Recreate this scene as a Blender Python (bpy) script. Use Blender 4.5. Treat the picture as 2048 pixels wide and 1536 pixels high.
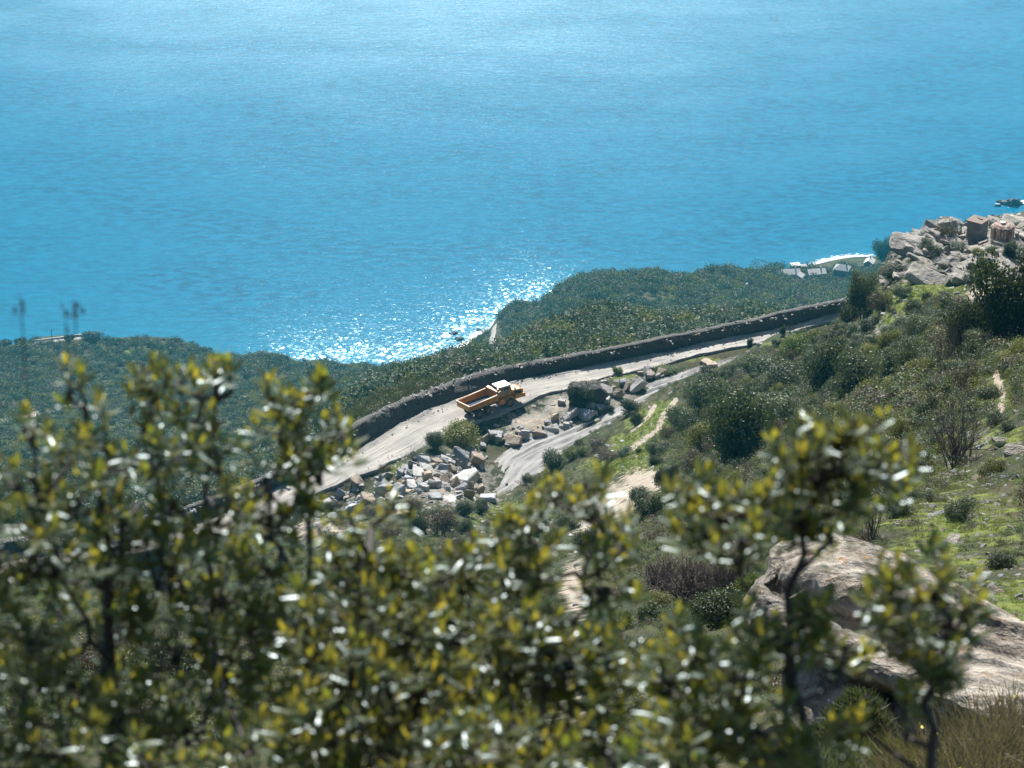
import bpy, bmesh, math, random
import numpy as np
from mathutils import Vector, Matrix
rad = math.radians
for o in list(bpy.data.objects): bpy.data.objects.remove(o)
S = bpy.context.scene
COL = S.collection
# ------------------------------------------------------------------ camera, world, sun, exposure
H = 600.0; PITCH = rad(26.5); F = 5120.0      # eye height above the sea, pitch, focal length in photo pixels
cam_d = bpy.data.cameras.new('camera'); cam = bpy.data.objects.new('camera', cam_d); COL.objects.link(cam)
cam.location = (0, 0, H); cam.rotation_euler = (math.pi/2 - PITCH, 0, 0)
cam_d.sensor_width = 17.3; cam_d.lens = 17.3*F/2048
cam_d.clip_start = 0.1; cam_d.clip_end = 30000
cam_d.dof.use_dof = True; cam_d.dof.focus_distance = 371; cam_d.dof.aperture_fstop = 4.3
S.camera = cam
SUN_EL, SUN_AZ = rad(42), rad(-2)             # azimuth measured from +Y towards +X
w = bpy.data.worlds.new('World'); S.world = w; w.use_nodes = True
nt = w.node_tree; nt.nodes.clear()
sky = nt.nodes.new('ShaderNodeTexSky'); sky.sky_type = 'NISHITA'; sky.sun_disc = False
sky.sun_elevation = SUN_EL; sky.sun_rotation = SUN_AZ; sky.altitude = 300; sky.ozone_density = 2.0
bg = nt.nodes.new('ShaderNodeBackground'); bg.inputs['Strength'].default_value = 0.06
wo = nt.nodes.new('ShaderNodeOutputWorld')
nt.links.new(sky.outputs[0], bg.inputs[0]); nt.links.new(bg.outputs[0], wo.inputs[0])
sun_d = bpy.data.lights.new('sun', 'SUN'); sun_d.energy = 5.0; sun_d.angle = rad(0.5); sun_d.color = (1.0, .97, .93)
sun = bpy.data.objects.new('sun', sun_d); COL.objects.link(sun)
sdir = Vector((math.sin(SUN_AZ)*math.cos(SUN_EL), math.cos(SUN_AZ)*math.cos(SUN_EL), math.sin(SUN_EL)))
sun.rotation_euler = sdir.to_track_quat('Z', 'Y').to_euler(); sun.location = (0, 200, 900)
S.view_settings.view_transform = 'Standard'; S.view_settings.look = 'None'; S.view_settings.gamma = 1
S.view_settings.exposure = 1.0
S.cycles.max_bounces = 7; S.cycles.diffuse_bounces = 3; S.cycles.glossy_bounces = 2; S.cycles.transmission_bounces = 3
S.cycles.transparent_max_bounces = 8; S.cycles.volume_bounces = 0
S.cycles.sample_clamp_indirect = 4; S.cycles.sample_clamp_direct = 0
S.cycles.use_denoising = True; S.cycles.use_adaptive_sampling = False
S.cycles.caustics_reflective = False; S.cycles.caustics_refractive = False

# ------------------------------------------------------------------ helpers
def tag(o, label=None, cat=None, group=None, kind=None):
    if label: o['label'] = label
    if cat: o['category'] = cat
    if group: o['group'] = group
    if kind: o['kind'] = kind
    return o
def link(o, parent=None):
    COL.objects.link(o)
    if parent: o.parent = parent
    return o
def empty(name, loc=(0, 0, 0), rz=0):
    o = bpy.data.objects.new(name, None); o.location = loc; o.rotation_euler = (0, 0, rz); o.empty_display_size = .5
    return link(o)
def mesh_np(name, V, Q, mat=None, smooth=False, attrs=None, uv=None):
    """V n x 3, Q m x 3 or m x 4 (one kind of face)"""
    me = bpy.data.meshes.new(name); V = np.asarray(V, np.float32); Q = np.asarray(Q, np.int32); k = Q.shape[1]
    me.vertices.add(len(V)); me.vertices.foreach_set('co', V.ravel())
    me.loops.add(Q.size); me.loops.foreach_set('vertex_index', Q.ravel())
    me.polygons.add(len(Q)); me.polygons.foreach_set('loop_start', np.arange(0, Q.size, k, dtype=np.int32))
    if smooth: me.polygons.foreach_set('use_smooth', np.ones(len(Q), bool))
    for an, arr in (attrs or {}).items():
        arr = np.asarray(arr, np.float32)
        if arr.ndim == 1:
            a = me.attributes.new(an, 'FLOAT', 'POINT'); a.data.foreach_set('value', arr)
        else:
            a = me.attributes.new(an, 'FLOAT_COLOR', 'POINT')
            if arr.shape[1] == 3: arr = np.hstack([arr, np.ones((len(arr), 1), np.float32)])
            a.data.foreach_set('color', arr.ravel())
    if uv is not None:
        l = me.uv_layers.new(name='UVMap'); l.data.foreach_set('uv', np.asarray(uv, np.float32)[Q.ravel()].ravel())
    me.update(calc_edges=True); me.validate()
    if mat: me.materials.append(mat)
    return me
def obj(name, me, parent=None, loc=None):
    o = bpy.data.objects.new(name, me)
    if loc is not None: o.location = loc
    return link(o, parent)
def bm_mesh(name, bm, mat, smooth=False):
    me = bpy.data.meshes.new(name); bmesh.ops.recalc_face_normals(bm, faces=bm.faces); bm.to_mesh(me); bm.free()
    if mat: me.materials.append(mat)
    if smooth: me.polygons.foreach_set('use_smooth', np.ones(len(me.polygons), bool))
    return me

class Lattice:
    def __init__(s, seed): s.t = np.random.RandomState(seed).rand(256, 256).astype(np.float64)
    def __call__(s, x, y):
        xi = np.floor(x).astype(int); yi = np.floor(y).astype(int); fx = x-xi; fy = y-yi
        fx = fx*fx*(3-2*fx); fy = fy*fy*(3-2*fy); g = lambda i, j: s.t[i & 255, j & 255]
        return (g(xi, yi)*(1-fx)+g(xi+1, yi)*fx)*(1-fy)+(g(xi, yi+1)*(1-fx)+g(xi+1, yi+1)*fx)*fy
LAT = [Lattice(i) for i in range(6)]
def fbm(x, y, sc, octv=4, k=0, gain=.5):
    s = 0; a = 1; n = 0
    for i in range(octv):
        s = s+a*(LAT[(i+k) % 6](x/sc+17.3*i, y/sc+9.1*i)-.5)*2; n += a; a *= gain; sc *= .5
    return s/n
def sstep(a, b, x):
    t = np.clip((x-a)/(b-a), 0, 1); return t*t*(3-2*t)

# pixel <-> world.  A photo pixel (u,v) fixes the bearing x/y and the slope T = drop / y
sp, cp = math.sin(PITCH), math.cos(PITCH)
def Tv(v):
    b = (768-np.asarray(v, float))/F; return (sp-b*cp)/(cp+b*sp)
def Au(u, v):
    b = (768-np.asarray(v, float))/F; return ((np.asarray(u, float)-1024)/F)/(cp+b*sp)
def px(u, v, z=None, y=None):
    T = float(Tv(v))
    if y is None: y = (H-z)/T
    return Vector((float(Au(u, v))*y, y, H-T*y))
def to_px(x, y, z):
    d = z-H; f = y*cp-d*sp; up = y*sp+d*cp
    return 1024+F*x/f, 768-F*up/f

# ------------------------------------------------------------------ terrain from control points
CP = []   # (u, v, y)   visible ones; hidden ones (u, 'z', y, z)
for u in (-500, 0, 300, 600, 800, 1000, 1200, 1400, 1600, 1800, 2048, 2500):
    for y, T in ((.6, 3.0), (2, 1.40), (4, 1.08), (7, .86), (11, .755)): CP.append((float(Au(u, 1400)), y, T))
def c(u, v, y): CP.append((float(Au(u, v)), y, float(Tv(v))))
def cz(u, y, z): CP.append((float(Au(u, 700)), y, (H-z)/y))
for u in (-500, 0, 300, 600, 800, 1000): c(u, 1500, 17); c(u, 1420, 28); c(u, 1330, 60)
for u in (-500, 0, 400): c(u, 1280, 120); c(u, 1215, 230)
for u in (1200, 1400): c(u, 1430, 20); c(u, 1330, 34)
for u in (1600, 1800, 2048, 2500): c(u, 1500, 17); c(u, 1360, 24)
c(800, 1240, 120); c(600, 1240, 130); c(650, 1095, 255); c(400, 1160, 262); c(800, 1120, 225); c(0, 1200, 255); c(-500, 1230, 255)
c(1000, 1200, 90); c(1150, 1210, 75); c(1000, 1100, 190)
c(1050, 1003, 290); c(1180, 902, 310); c(1110, 944, 305); c(1000, 1000, 300); c(1200, 955, 262); c(1200, 1050, 180); c(1300, 1110, 110); c(1400, 1160, 75); c(1500, 1210, 50)
c(1330, 962, 205); c(1450, 955, 180); c(1500, 850, 230); c(1600, 850, 200); c(1600, 752, 262); c(1300, 855, 300); c(1400, 805, 303); c(1500, 742, 312)
c(1620, 694, 292); c(1700, 692, 255); c(1750, 650, 250); c(1800, 700, 205); c(1800, 800, 150); c(1750, 900, 120); c(1700, 1000, 85); c(1600, 1080, 62)
c(1950, 650, 190); c(1950, 750, 120); c(2048, 700, 130); c(2048, 850, 90); c(1900, 900, 95); c(2000, 1000, 70); c(1800, 1100, 52); c(2000, 1150, 45); c(2000, 1250, 32)
c(2500, 700, 130); c(2500, 850, 90); c(2500, 1100, 50)
c(1850, 600, 250); c(1990, 560, 255); c(1900, 560, 265); c(1760, 600, 262); c(1780, 540, 275); c(1900, 520, 283); c(1950, 492, 292)
c(1800, 482, 288); c(1890, 446, 308); c(1960, 440, 312); c(2048, 437, 316); c(2200, 437, 318); c(1950, 478, 300); c(2048, 475, 298); c(2048, 530, 280); c(2200, 475, 298); c(2200, 530, 280); c(2200, 610, 255); c(2048, 600, 258); c(2500, 475, 298); c(2500, 530, 280); c(2500, 430, 315)
for u, z in ((1750, 425), (1850, 425), (1950, 425), (2048, 425), (2500, 425)): cz(u, 350, z)
for u in (1850, 2048, 2500): cz(u, 700, 262); cz(u, 1000, 130)
cz(2500, 1400, 22); cz(2100, 1390, 12); cz(2042, 1400, 8); cz(1970, 1350, -2); cz(2100, 1460, -6); cz(2500, 1500, -6); cz(1900, 1300, 6)
# far side of the road, down to the coast
for u in (-500, 0):
    cz(u, 330, 404); c(u, 1085, 400); c(u, 1000, 500); c(u, 850, 850); c(u, 760, 1080); c(u, 694, 1247); cz(u, 1300, -10)
c(150, 686, 1240); c(290, 690, 1235); cz(200, 1290, -8); c(380, 716, 1200); c(300, 850, 820); c(300, 980, 500); c(450, 716, 1232)
cz(300, 330, 405); cz(500, 335, 408); c(500, 850, 760); c(550, 760, 1050); c(500, 950, 520)
c(600, 726, 1228); cz(600, 1280, -8); c(620, 800, 950); c(620, 880, 600); cz(600, 350, 408)
c(720, 832, 385); c(800, 778, 440); c(800, 752, 800); c(720, 790, 700); c(700, 748, 1060); c(690, 733, 1222); cz(690, 1275, -8); c(760, 737, 1220); cz(760, 1270, -8)
c(900, 757, 460); c(890, 744, 850); c(900, 731, 1224); cz(900, 1275, -7)
c(980, 742, 470); c(960, 712, 1080); c(935, 694, 1245); cz(915, 1300, -8)
c(1000, 728, 900); c(995, 690, 1100); c(990, 655, 1230); c(980, 660, 1268); cz(985, 1320, -8)
c(1070, 610, 1298); c(1060, 660, 1150); c(1070, 715, 850); cz(1050, 1350, -8)
c(1130, 580, 1280); cz(1130, 1350, -8); c(1200, 559, 1255); c(1200, 650, 1060); c(1200, 705, 850)
c(1300, 551, 1232); c(1400, 600, 1080); c(1400, 668, 850); c(1450, 547, 1265); c(1560, 552, 1285); cz(1300, 1345, -8); cz(1450, 1345, -8); cz(1580, 1370, -6)
c(1600, 600, 1085); c(1650, 630, 950); c(1690, 546, 1310); c(1740, 524, 1352); cz(1760, 1400, -7); cz(1700, 700, 262)
cz(1100, 420, 392); cz(1300, 430, 388); cz(1500, 440, 386); cz(1650, 440, 390); cz(1200, 600, 320); cz(1500, 650, 296)
for u in (-500, 0, 500, 1000, 1500, 2048, 2500): cz(u, 1800, -40)
cz(730, 310, 429.5); cz(870, 325, 429.5); cz(1000, 320, 428); cz(1150, 335, 429); cz(1350, 345, 430); cz(1550, 360, 430); cz(400, 297, 429); cz(50, 290, 429)
CP = np.array(CP); SA = 7.0
Pq = np.c_[CP[:, 0]*SA, np.log(CP[:, 1])]
def _U(r2): return np.where(r2 > 1e-12, .5*r2*np.log(r2+1e-12), 0)
_n = len(Pq); _K = _U(((Pq[:, None]-Pq[None])**2).sum(-1))+np.eye(_n)*2e-4; _P = np.c_[np.ones(_n), Pq]
_L = np.zeros((_n+3, _n+3)); _L[:_n, :_n] = _K; _L[:_n, _n:] = _P; _L[_n:, :_n] = _P.T
_W = np.linalg.solve(_L, np.r_[CP[:, 2], 0, 0, 0])
def tps(a, b):
    sh = np.shape(a); q = np.c_[np.ravel(a)*SA, np.ravel(b)]; out = np.empty(len(q))
    for i in range(0, len(q), 20000):
        s = q[i:i+20000]; out[i:i+20000] = _U(((s[:, None]-Pq[None])**2).sum(-1))@_W[:_n]+_W[_n]+s@_W[_n+1:]
    return out.reshape(sh)

# road and track edges from the photo (upper edge, lower edge)
ZR = 430.0
ROAD = [((-260, 1150), (-260, 1190)), ((52, 1106), (52, 1140)), ((250, 1072), (260, 1112)), ((378, 1044), (400, 1084)), ((500, 1000), (530, 1044)), ((600, 955), (640, 987)), ((690, 911), (727, 950)),
        ((752, 877), (815, 910)), ((790, 853), (880, 878)), ((840, 827), (945, 850)), ((910, 802), (1000, 828)), ((975, 780), (1052, 808)), ((1040, 762), (1096, 789)), ((1100, 748), (1150, 776)), ((1152, 739), (1195, 762)),
        ((1205, 728), (1250, 747)), ((1311, 709), (1345, 728)), ((1400, 689), (1425, 704)), ((1517, 667), (1535, 679)), ((1634, 638), (1650, 648)), ((1740, 612), (1755, 621)), ((1860, 585), (1870, 592))]
CREST = [(-250, 1118), (40, 1082), (240, 1050), (370, 1022), (500, 972), (600, 925), (668, 880), (727, 846), (765, 822), (815, 800), (852, 787), (890, 774), (927, 760), (965, 747), (990, 740), (1065, 727), (1152, 712), (1223, 701), (1320, 680),
         (1400, 664), (1517, 640), (1595, 621), (1689, 602), (1740, 590), (1860, 562)]
TRACK = [((950, 985), (985, 1003)), ((968, 950), (1040, 990)), ((985, 908), (1092, 953)), ((1060, 872), (1132, 915)), ((1130, 842), (1203, 880)), ((1200, 812), (1264, 845)), ((1275, 772), (1344, 814)),
         ((1350, 748), (1420, 785)), ((1430, 722), (1475, 742)), ((1510, 700), (1545, 716)), ((1600, 678), (1625, 692)), ((1690, 655), (1700, 664))]
def ztrack(u): return 428.9+.9*sstep(1050, 1500, u)
def dens(P, step):
    P = np.array(P, float); d = np.r_[0, np.cumsum(np.linalg.norm(np.diff(P, axis=0), axis=1))]
    n = max(2, int(d[-1]/step)); t = np.linspace(0, d[-1], n)
    Q = np.c_[[np.interp(t, d, P[:, i]) for i in range(P.shape[1])]].T
    k = max(1, int(4/step)); ker = np.ones(2*k+1)/(2*k+1)
    Qp = np.pad(Q, ((k, k), (0, 0)), mode='edge'); Qs = np.c_[[np.convolve(Qp[:, i], ker, 'valid') for i in range(P.shape[1])]].T
    return Qs
rdU = [tuple(px(*a, z=ZR)) for a, b in ROAD]; rdL = [tuple(px(*b, z=ZR)) for a, b in ROAD]
tkU = [tuple(px(*a, z=float(ztrack(a[0])))) for a, b in TRACK]; tkL = [tuple(px(*b, z=float(ztrack(b[0])))) for a, b in TRACK]
RD = dens(np.hstack([rdU, rdL]), .6); TK = dens(np.hstack([tkU, tkL]), .5)
MIDP = [((880, 878), (960, 960)), ((945, 850), (985, 905)), ((1000, 828), (1060, 870)), ((1052, 808), (1130, 840)), ((1096, 789), (1200, 810)), ((1150, 776), (1275, 771)), ((1250, 747), (1350, 747)), ((1345, 728), (1430, 721)), ((1425, 704), (1510, 699))]
MID = dens([tuple(px(*a, z=ZR))+tuple(px(*b, z=float(ztrack(b[0])))) for a, b in MIDP], .6)      # rows: upper xyz, lower xyz
def shelf(x, y, R, grow):
    """weight 1 on the ribbon falling to 0 at grow metres outside it; and its z"""
    w = np.zeros(x.shape); z = np.zeros(x.shape); best = np.full(x.shape, 1e9)
    st = R[::4]
    for r in st:
        cx, cy = (r[0]+r[3])/2, (r[1]+r[4])/2; hw = math.hypot(r[0]-r[3], r[1]-r[4])/2*.72
        d = np.hypot(x-cx, y-cy)-hw; m = d < best; best = np.where(m, d, best); z = np.where(m, (r[2]+r[5])/2, z)
    return 1-sstep(0.6, grow, best), z
MOUNDS = [(905, 950, 5, 1.1), (850, 968, 4, .7), (790, 990, 4, .6), (945, 925, 3.5, .5), (1150, 818, 3, .5), (1200, 788, 4, .7), (1255, 770, 3, .5)]
MW = [(tuple(px(u, v, z=430))[:2], r, h) for u, v, r, h in MOUNDS]
def z_at(x, y, detail=True):
    x = np.asarray(x, float); y = np.asarray(y, float); a = np.clip(x/np.maximum(y, .3), -.3, .3)
    z = H-y*tps(a, np.log(np.maximum(y, .5)))
    if detail:
        z = z+sstep(350, 900, y)*(fbm(x, y, 90, 3)*1.5+fbm(x, y, 25, 2, 2)*1.5)*sstep(-5, 25, z)
        z = z+sstep(2, 60, y)*(1-sstep(330, 420, y))*(fbm(x, y, 14, 4, 1)*.9)*(1+sstep(255, 285, y)*sstep(30, 42, x)*.6)
        z = z+(1-sstep(10, 60, y))*fbm(x, y, 1.6, 3, 3)*.12
        z = z+.12*fbm(x, y, 2.2, 3, 3)*sstep(20, 60, y)
    m = (y > 240) & (y < 420) & (np.abs(x) < 110)
    if np.any(m):
        xm, ym, zm = x[m], y[m], z[m]
        w3, z3 = shelf(xm, ym, MID, 3.0); zm = zm*(1-w3)+(z3-.1+.35*fbm(xm, ym, 3.5, 4, 2))*w3
        w2, z2 = shelf(xm, ym, TK, 3.5); zm = zm*(1-w2)+(z2-.20)*w2
        w1, z1 = shelf(xm, ym, RD, 3.0); zm = zm*(1-w1)+(z1-.20)*w1
        z = z.copy(); z[m] = zm
    for (mx, my), r, h in MW: z = z+h*np.exp(-((x-mx)**2+(y-my)**2)/(r*r))
    return z
_yy = np.exp(np.linspace(math.log(1.5), math.log(1500), 1400))
def ground_px(u, v):
    a = float(Au(u, v)); T = float(Tv(v)); zz = z_at(a*_yy, _yy); hit = np.nonzero((zz >= H-T*_yy) & (_yy > 3))[0]
    if not len(hit): return None
    i = hit[0]; i0 = max(0, i-1); f0 = (H-T*_yy[i0])-zz[i0]; f1 = (H-T*_yy[i])-zz[i]; t = f0/(f0-f1+1e-9) if f0 > 0 else 0
    y = _yy[i0]+(_yy[i]-_yy[i0])*t; return Vector((a*y, y, H-T*y))

# ------------------------------------------------------------------ materials
class NM:
    """small node-material builder"""
    def __init__(s, name):
        s.m = bpy.data.materials.new(name); s.m.use_nodes = True; s.t = s.m.node_tree; s.t.nodes.clear()
        s.out = s.t.nodes.new('ShaderNodeOutputMaterial')
    def n(s, ty, **kw):
        nd = s.t.nodes.new(ty)
        for k, v in kw.items():
            if k.startswith('_'): setattr(nd, k[1:], v)
        return nd
    def l(s, a, b): s.t.links.new(a, b)
    def val(s, sock, v):
        if hasattr(v, 'node') or isinstance(v, bpy.types.NodeSocket): s.l(v, sock)
        elif isinstance(v, (tuple, list)) and len(v) == 3 and sock.type == 'RGBA': sock.default_value = (*v, 1)
        else: sock.default_value = v
    def geo(s): return s.n('ShaderNodeNewGeometry').outputs['Position']
    def mapv(s, vec, scale): 
        m = s.n('ShaderNodeMapping'); s.l(vec, m.inputs[0]); m.inputs['Scale'].default_value = scale; return m.outputs[0]
    def noise(s, scale, vec=None, detail=4, rough=.55, out='Fac'):
        n = s.n('ShaderNodeTexNoise'); n.inputs['Scale'].default_value = scale; n.inputs['Detail'].default_value = detail; n.inputs['Roughness'].default_value = rough
        s.l(vec if vec is not None else s.geo(), n.inputs['Vector']); return n.outputs[out]
    def vor(s, scale, vec=None, feat='F1', out='Distance'):
        n = s.n('ShaderNodeTexVoronoi', _feature=feat); n.inputs['Scale'].default_value = scale
        s.l(vec if vec is not None else s.geo(), n.inputs['Vector']); return n.outputs[out]
    def math(s, op, a, b=0.0, c=0.0):
        n = s.n('ShaderNodeMath', _operation=op); s.val(n.inputs[0], a); s.val(n.inputs[1], b); s.val(n.inputs[2], c); return n.outputs[0]
    def rng(s, v, a, b, c=0., d=1.):
        n = s.n('ShaderNodeMapRange', _interpolation_type='SMOOTHSTEP'); s.val(n.inputs[0], v)
        for i, q in enumerate((a, b, c, d)): n.inputs[i+1].default_value = q
        return n.outputs[0]
    def mix(s, f, a, b, bt='MIX'):
        n = s.n('ShaderNodeMix', _data_type='RGBA', _blend_type=bt); s.val(n.inputs[0], f); s.val(n.inputs[6], a); s.val(n.inputs[7], b); return n.outputs[2]
    def attr(s, name, out='Fac'):
        n = s.n('ShaderNodeAttribute', _attribute_name=name); return n.outputs[out]
    def bump(s, h, dist, strength=1.0, normal=None):
        n = s.n('ShaderNodeBump'); s.l(h, n.inputs['Height']); n.inputs['Distance'].default_value = dist; n.inputs['Strength'].default_value = strength
        if normal is not None: s.l(normal, n.inputs['Normal'])
        return n.outputs[0]
    def bsdf(s, col, rough=.8, spec=.4, normal=None, metal=0., coat=0.):
        p = s.n('ShaderNodeBsdfPrincipled'); s.val(p.inputs['Base Color'], col); s.val(p.inputs['Roughness'], rough)
        p.inputs['Specular IOR Level'].default_value = spec; p.inputs['Metallic'].default_value = metal; p.inputs['Coat Weight'].default_value = coat
        if normal is not None: s.l(normal, p.inputs['Normal'])
        return p
    def done(s, sh): s.l(sh, s.out.inputs[0]); return s.m

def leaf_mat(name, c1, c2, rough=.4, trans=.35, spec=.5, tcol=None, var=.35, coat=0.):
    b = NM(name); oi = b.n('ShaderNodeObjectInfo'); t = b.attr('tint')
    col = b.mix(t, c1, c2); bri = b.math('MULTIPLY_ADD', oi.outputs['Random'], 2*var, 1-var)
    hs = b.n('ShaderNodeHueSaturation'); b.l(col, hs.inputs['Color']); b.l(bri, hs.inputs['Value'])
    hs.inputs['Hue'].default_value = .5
    p = b.bsdf(hs.outputs[0], rough, spec, coat=coat); p.inputs['Coat Roughness'].default_value = .25
    if coat: p.inputs['Specular Tint'].default_value = (.72, .93, 1, 1)
    tr = b.n('ShaderNodeBsdfTranslucent'); 
    if tcol is None: b.l(b.mix(.22, hs.outputs[0], (.30, .36, .04), 'MIX'), tr.inputs[0])
    else: b.l(b.mix(t, tcol[0], tcol[1]), tr.inputs[0])
    mx = b.n('ShaderNodeMixShader'); mx.inputs[0].default_value = trans; b.l(p.outputs[0], mx.inputs[1]); b.l(tr.outputs[0], mx.inputs[2])
    return b.done(mx.outputs[0])
def rock_mat(name, ca, cb, cc, sc=1.0, lichen=0.0, strat=True, bd=.12):
    b = NM(name); tc = b.n('ShaderNodeTexCoord').outputs['Object']; oi = b.n('ShaderNodeObjectInfo').outputs['Random']
    off = b.n('ShaderNodeVectorMath', _operation='ADD'); b.l(tc, off.inputs[0])
    cmb = b.n('ShaderNodeCombineXYZ'); b.l(b.math('MULTIPLY', oi, 37.0), cmb.inputs[0]); b.l(cmb.outputs[0], off.inputs[1]); v = off.outputs[0]
    n1 = b.noise(.8/sc, v, 5, .6); n2 = b.noise(5/sc, v, 5, .7); ly = b.noise(2.0/sc, b.mapv(v, (.25, .25, 3.2)), 5, .6)
    col = b.mix(b.rng(n1, .35, .65), ca, cb); col = b.mix(b.math('MULTIPLY', b.rng(n2, .48, .75), .55), col, cc)
    if strat: col = b.mix(b.math('MULTIPLY', b.rng(ly, .52, .66), .45), col, tuple(x*.45 for x in ca))
    if lichen: 
        li = b.rng(b.noise(3.2/sc, v, 6, .75), .585, .64); col = b.mix(b.math('MULTIPLY', li, lichen), col, (.62, .24, .035))
        l2 = b.rng(b.noise(4.2/sc, b.mapv(v, (1, 1.2, 1)), 6, .75), .6, .65); col = b.mix(b.math('MULTIPLY', l2, .6), col, (.45, .47, .43))
    vb = b.math('MULTIPLY_ADD', oi, .5, .75); hs = b.n('ShaderNodeHueSaturation'); b.l(col, hs.inputs['Color']); b.l(vb, hs.inputs['Value'])
    h = b.math('ADD', n2, b.math('MULTIPLY', ly, 1.2))
    return b.done(b.bsdf(hs.outputs[0], .72, .45, b.bump(h, bd*sc, .9)).outputs[0])
def simple(name, col, rough=.6, metal=0., spec=.5, dirt=None, dsc=3., damt=.5, bump=0.0):
    b = NM(name); tc = b.n('ShaderNodeTexCoord').outputs['Object']; c0 = col; nz = b.noise(dsc, tc, 6, .65)
    if dirt: c0 = b.mix(b.math('MULTIPLY', b.rng(nz, .38, .7), damt), col, dirt)
    return b.done(b.bsdf(c0, rough, spec, b.bump(nz, bump) if bump else None, metal).outputs[0])

def m_ground():
    b = NM('ground'); g = b.geo(); mk = b.n('ShaderNodeAttribute', _attribute_name='mask'); sep = b.n('ShaderNodeSeparateColor'); b.l(mk.outputs['Color'], sep.inputs[0])
    n1 = b.noise(.09, g, 6, .6); n2 = b.noise(.9, g, 6, .65); n3 = b.noise(6., g, 5, .7)
    scrub = b.mix(b.rng(n1, .4, .62), (.034, .042, .020), (.075, .066, .036)); scrub = b.mix(b.rng(n2, .45, .7), scrub, (.055, .075, .022))
    scrub = b.mix(b.rng(n3, .56, .7), scrub, (.16, .14, .105))
    grass = b.mix(b.rng(n2, .35, .65), (.075, .11, .022), (.16, .185, .038)); grass = b.mix(b.rng(n3, .5, .7), grass, (.10, .09, .045))
    sand = b.mix(b.rng(n2, .35, .65), (.30, .25, .19), (.42, .36, .28)); sand = b.mix(b.rng(n3, .52, .7), sand, (.20, .165, .12))
    rock = b.mix(b.rng(n2, .4, .6), (.28, .26, .22), (.16, .145, .12)); rock = b.mix(b.rng(n3, .5, .65), rock, (.36, .33, .28))
    def ed(ch): return b.rng(b.math('ADD', ch, b.math('MULTIPLY', b.math('SUBTRACT', n2, .5), 1.7)), .33, .6)
    col = b.mix(ed(sep.outputs[2]), scrub, rock); col = b.mix(ed(sep.outputs[0]), col, grass); col = b.mix(ed(sep.outputs[1]), col, sand)
    h = b.math('ADD', b.math('MULTIPLY', n2, .6), b.math('MULTIPLY', n3, .35))
    return b.done(b.bsdf(col, .95, .15, b.bump(h, .5, .8)).outputs[0])
def m_road(name, dry, dark, wet, streak=(.55, .02)):
    b = NM(name); uv = b.n('ShaderNodeUVMap').outputs[0]; g = b.geo()
    st = b.noise(1, b.mapv(uv, (streak[0], streak[1], 1)), 5, .6); st2 = b.noise(1, b.mapv(uv, (3.4, .10, 1)), 4, .6); gr = b.noise(9, g, 4, .7); big = b.noise(.25, g, 4, .6)
    sepu = b.n('ShaderNodeSeparateXYZ'); b.l(uv, sepu.inputs[0])
    col = b.mix(b.rng(b.math('ADD', b.math('MULTIPLY', st, .42), b.math('MULTIPLY', big, .58)), .38, .62), dry, dark)
    col = b.mix(b.rng(st2, .56, .66), col, wet); col = b.mix(b.math('MULTIPLY', b.rng(gr, .5, .72), .6), col, dark)
    edge = b.n('ShaderNodeAttribute', _attribute_name='edge').outputs['Fac']
    col = b.mix(b.rng(b.math('ADD', edge, b.math('MULTIPLY', b.math('SUBTRACT', big, .5), 2.2)), .35, .8), col, b.mix(b.rng(gr, .4, .6), wet, dark))
    h = b.math('ADD', b.math('MULTIPLY', st2, .8), b.math('MULTIPLY', gr, .5))
    return b.done(b.bsdf(col, .9, .25, b.bump(h, .12, .8)).outputs[0])
def m_near_rock():
    b = NM('rock_lichen'); tc = b.n('ShaderNodeTexCoord').outputs['Object']; q = Vector((.86, .35, -.38)).rotation_difference(Vector((1, 0, 0))).to_euler()
    mr = b.n('ShaderNodeMapping'); mr.inputs['Rotation'].default_value = q; b.l(tc, mr.inputs[0]); v = mr.outputs[0]
    ly = b.noise(1, b.mapv(v, (1.8, 5, 8)), 7, .68); cr = b.noise(1, b.mapv(v, (.9, 2.2, 3.2)), 7, .68); n1 = b.noise(2.2, tc, 5, .6); n2 = b.noise(14, tc, 6, .75)
    col = b.mix(b.rng(ly, .38, .62), (.25, .205, .15), (.52, .46, .37)); col = b.mix(b.math('MULTIPLY', b.rng(n1, .5, .7), .5), col, (.33, .31, .29)); col = b.mix(b.math('MULTIPLY', b.rng(n2, .5, .7), .45), col, (.55, .5, .44))
    gap = b.rng(cr, .40, .46, 1., 0.); col = b.mix(b.math('MULTIPLY', gap, .6), col, (.10, .08, .065))
    li = b.rng(b.noise(5.5, tc, 6, .75), .60, .65); col = b.mix(b.math('MULTIPLY', li, .85), col, (.55, .22, .035)); l2 = b.rng(b.noise(6.5, b.mapv(tc, (1, 1.3, 1)), 6, .75), .6, .65); col = b.mix(b.math('MULTIPLY', l2, .6), col, (.42, .45, .42))
    h = b.math('ADD', b.math('MULTIPLY', ly, 1.4), b.math('ADD', b.math('MULTIPLY', n2, .25), b.rng(cr, .40, .50)))
    return b.done(b.bsdf(col, .8, .35, b.bump(h, .10, 1.0)).outputs[0])
M = {}
M['ground'] = m_ground()
M['road'] = m_road('road_dust', (.41, .38, .33), (.29, .27, .24), (.16, .15, .14))
M['track'] = m_road('track_mud', (.36, .345, .32), (.24, .23, .215), (.085, .082, .078), (1.6, .06))
M['bank'] = rock_mat('bank_earth_shaded', (.05, .042, .036), (.075, .065, .055), (.26, .235, .20), 1.0, strat=False, bd=.35)  # earth colour darkened to carry the shade of the bank's road-side face
M['rock_pale'] = rock_mat('rock_pale', (.40, .385, .36), (.32, .30, .275), (.52, .50, .475), 1.4)
M['rock_grey'] = rock_mat('rock_grey', (.25, .26, .27), (.33, .33, .33), (.42, .42, .42), 1.4)
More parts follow.
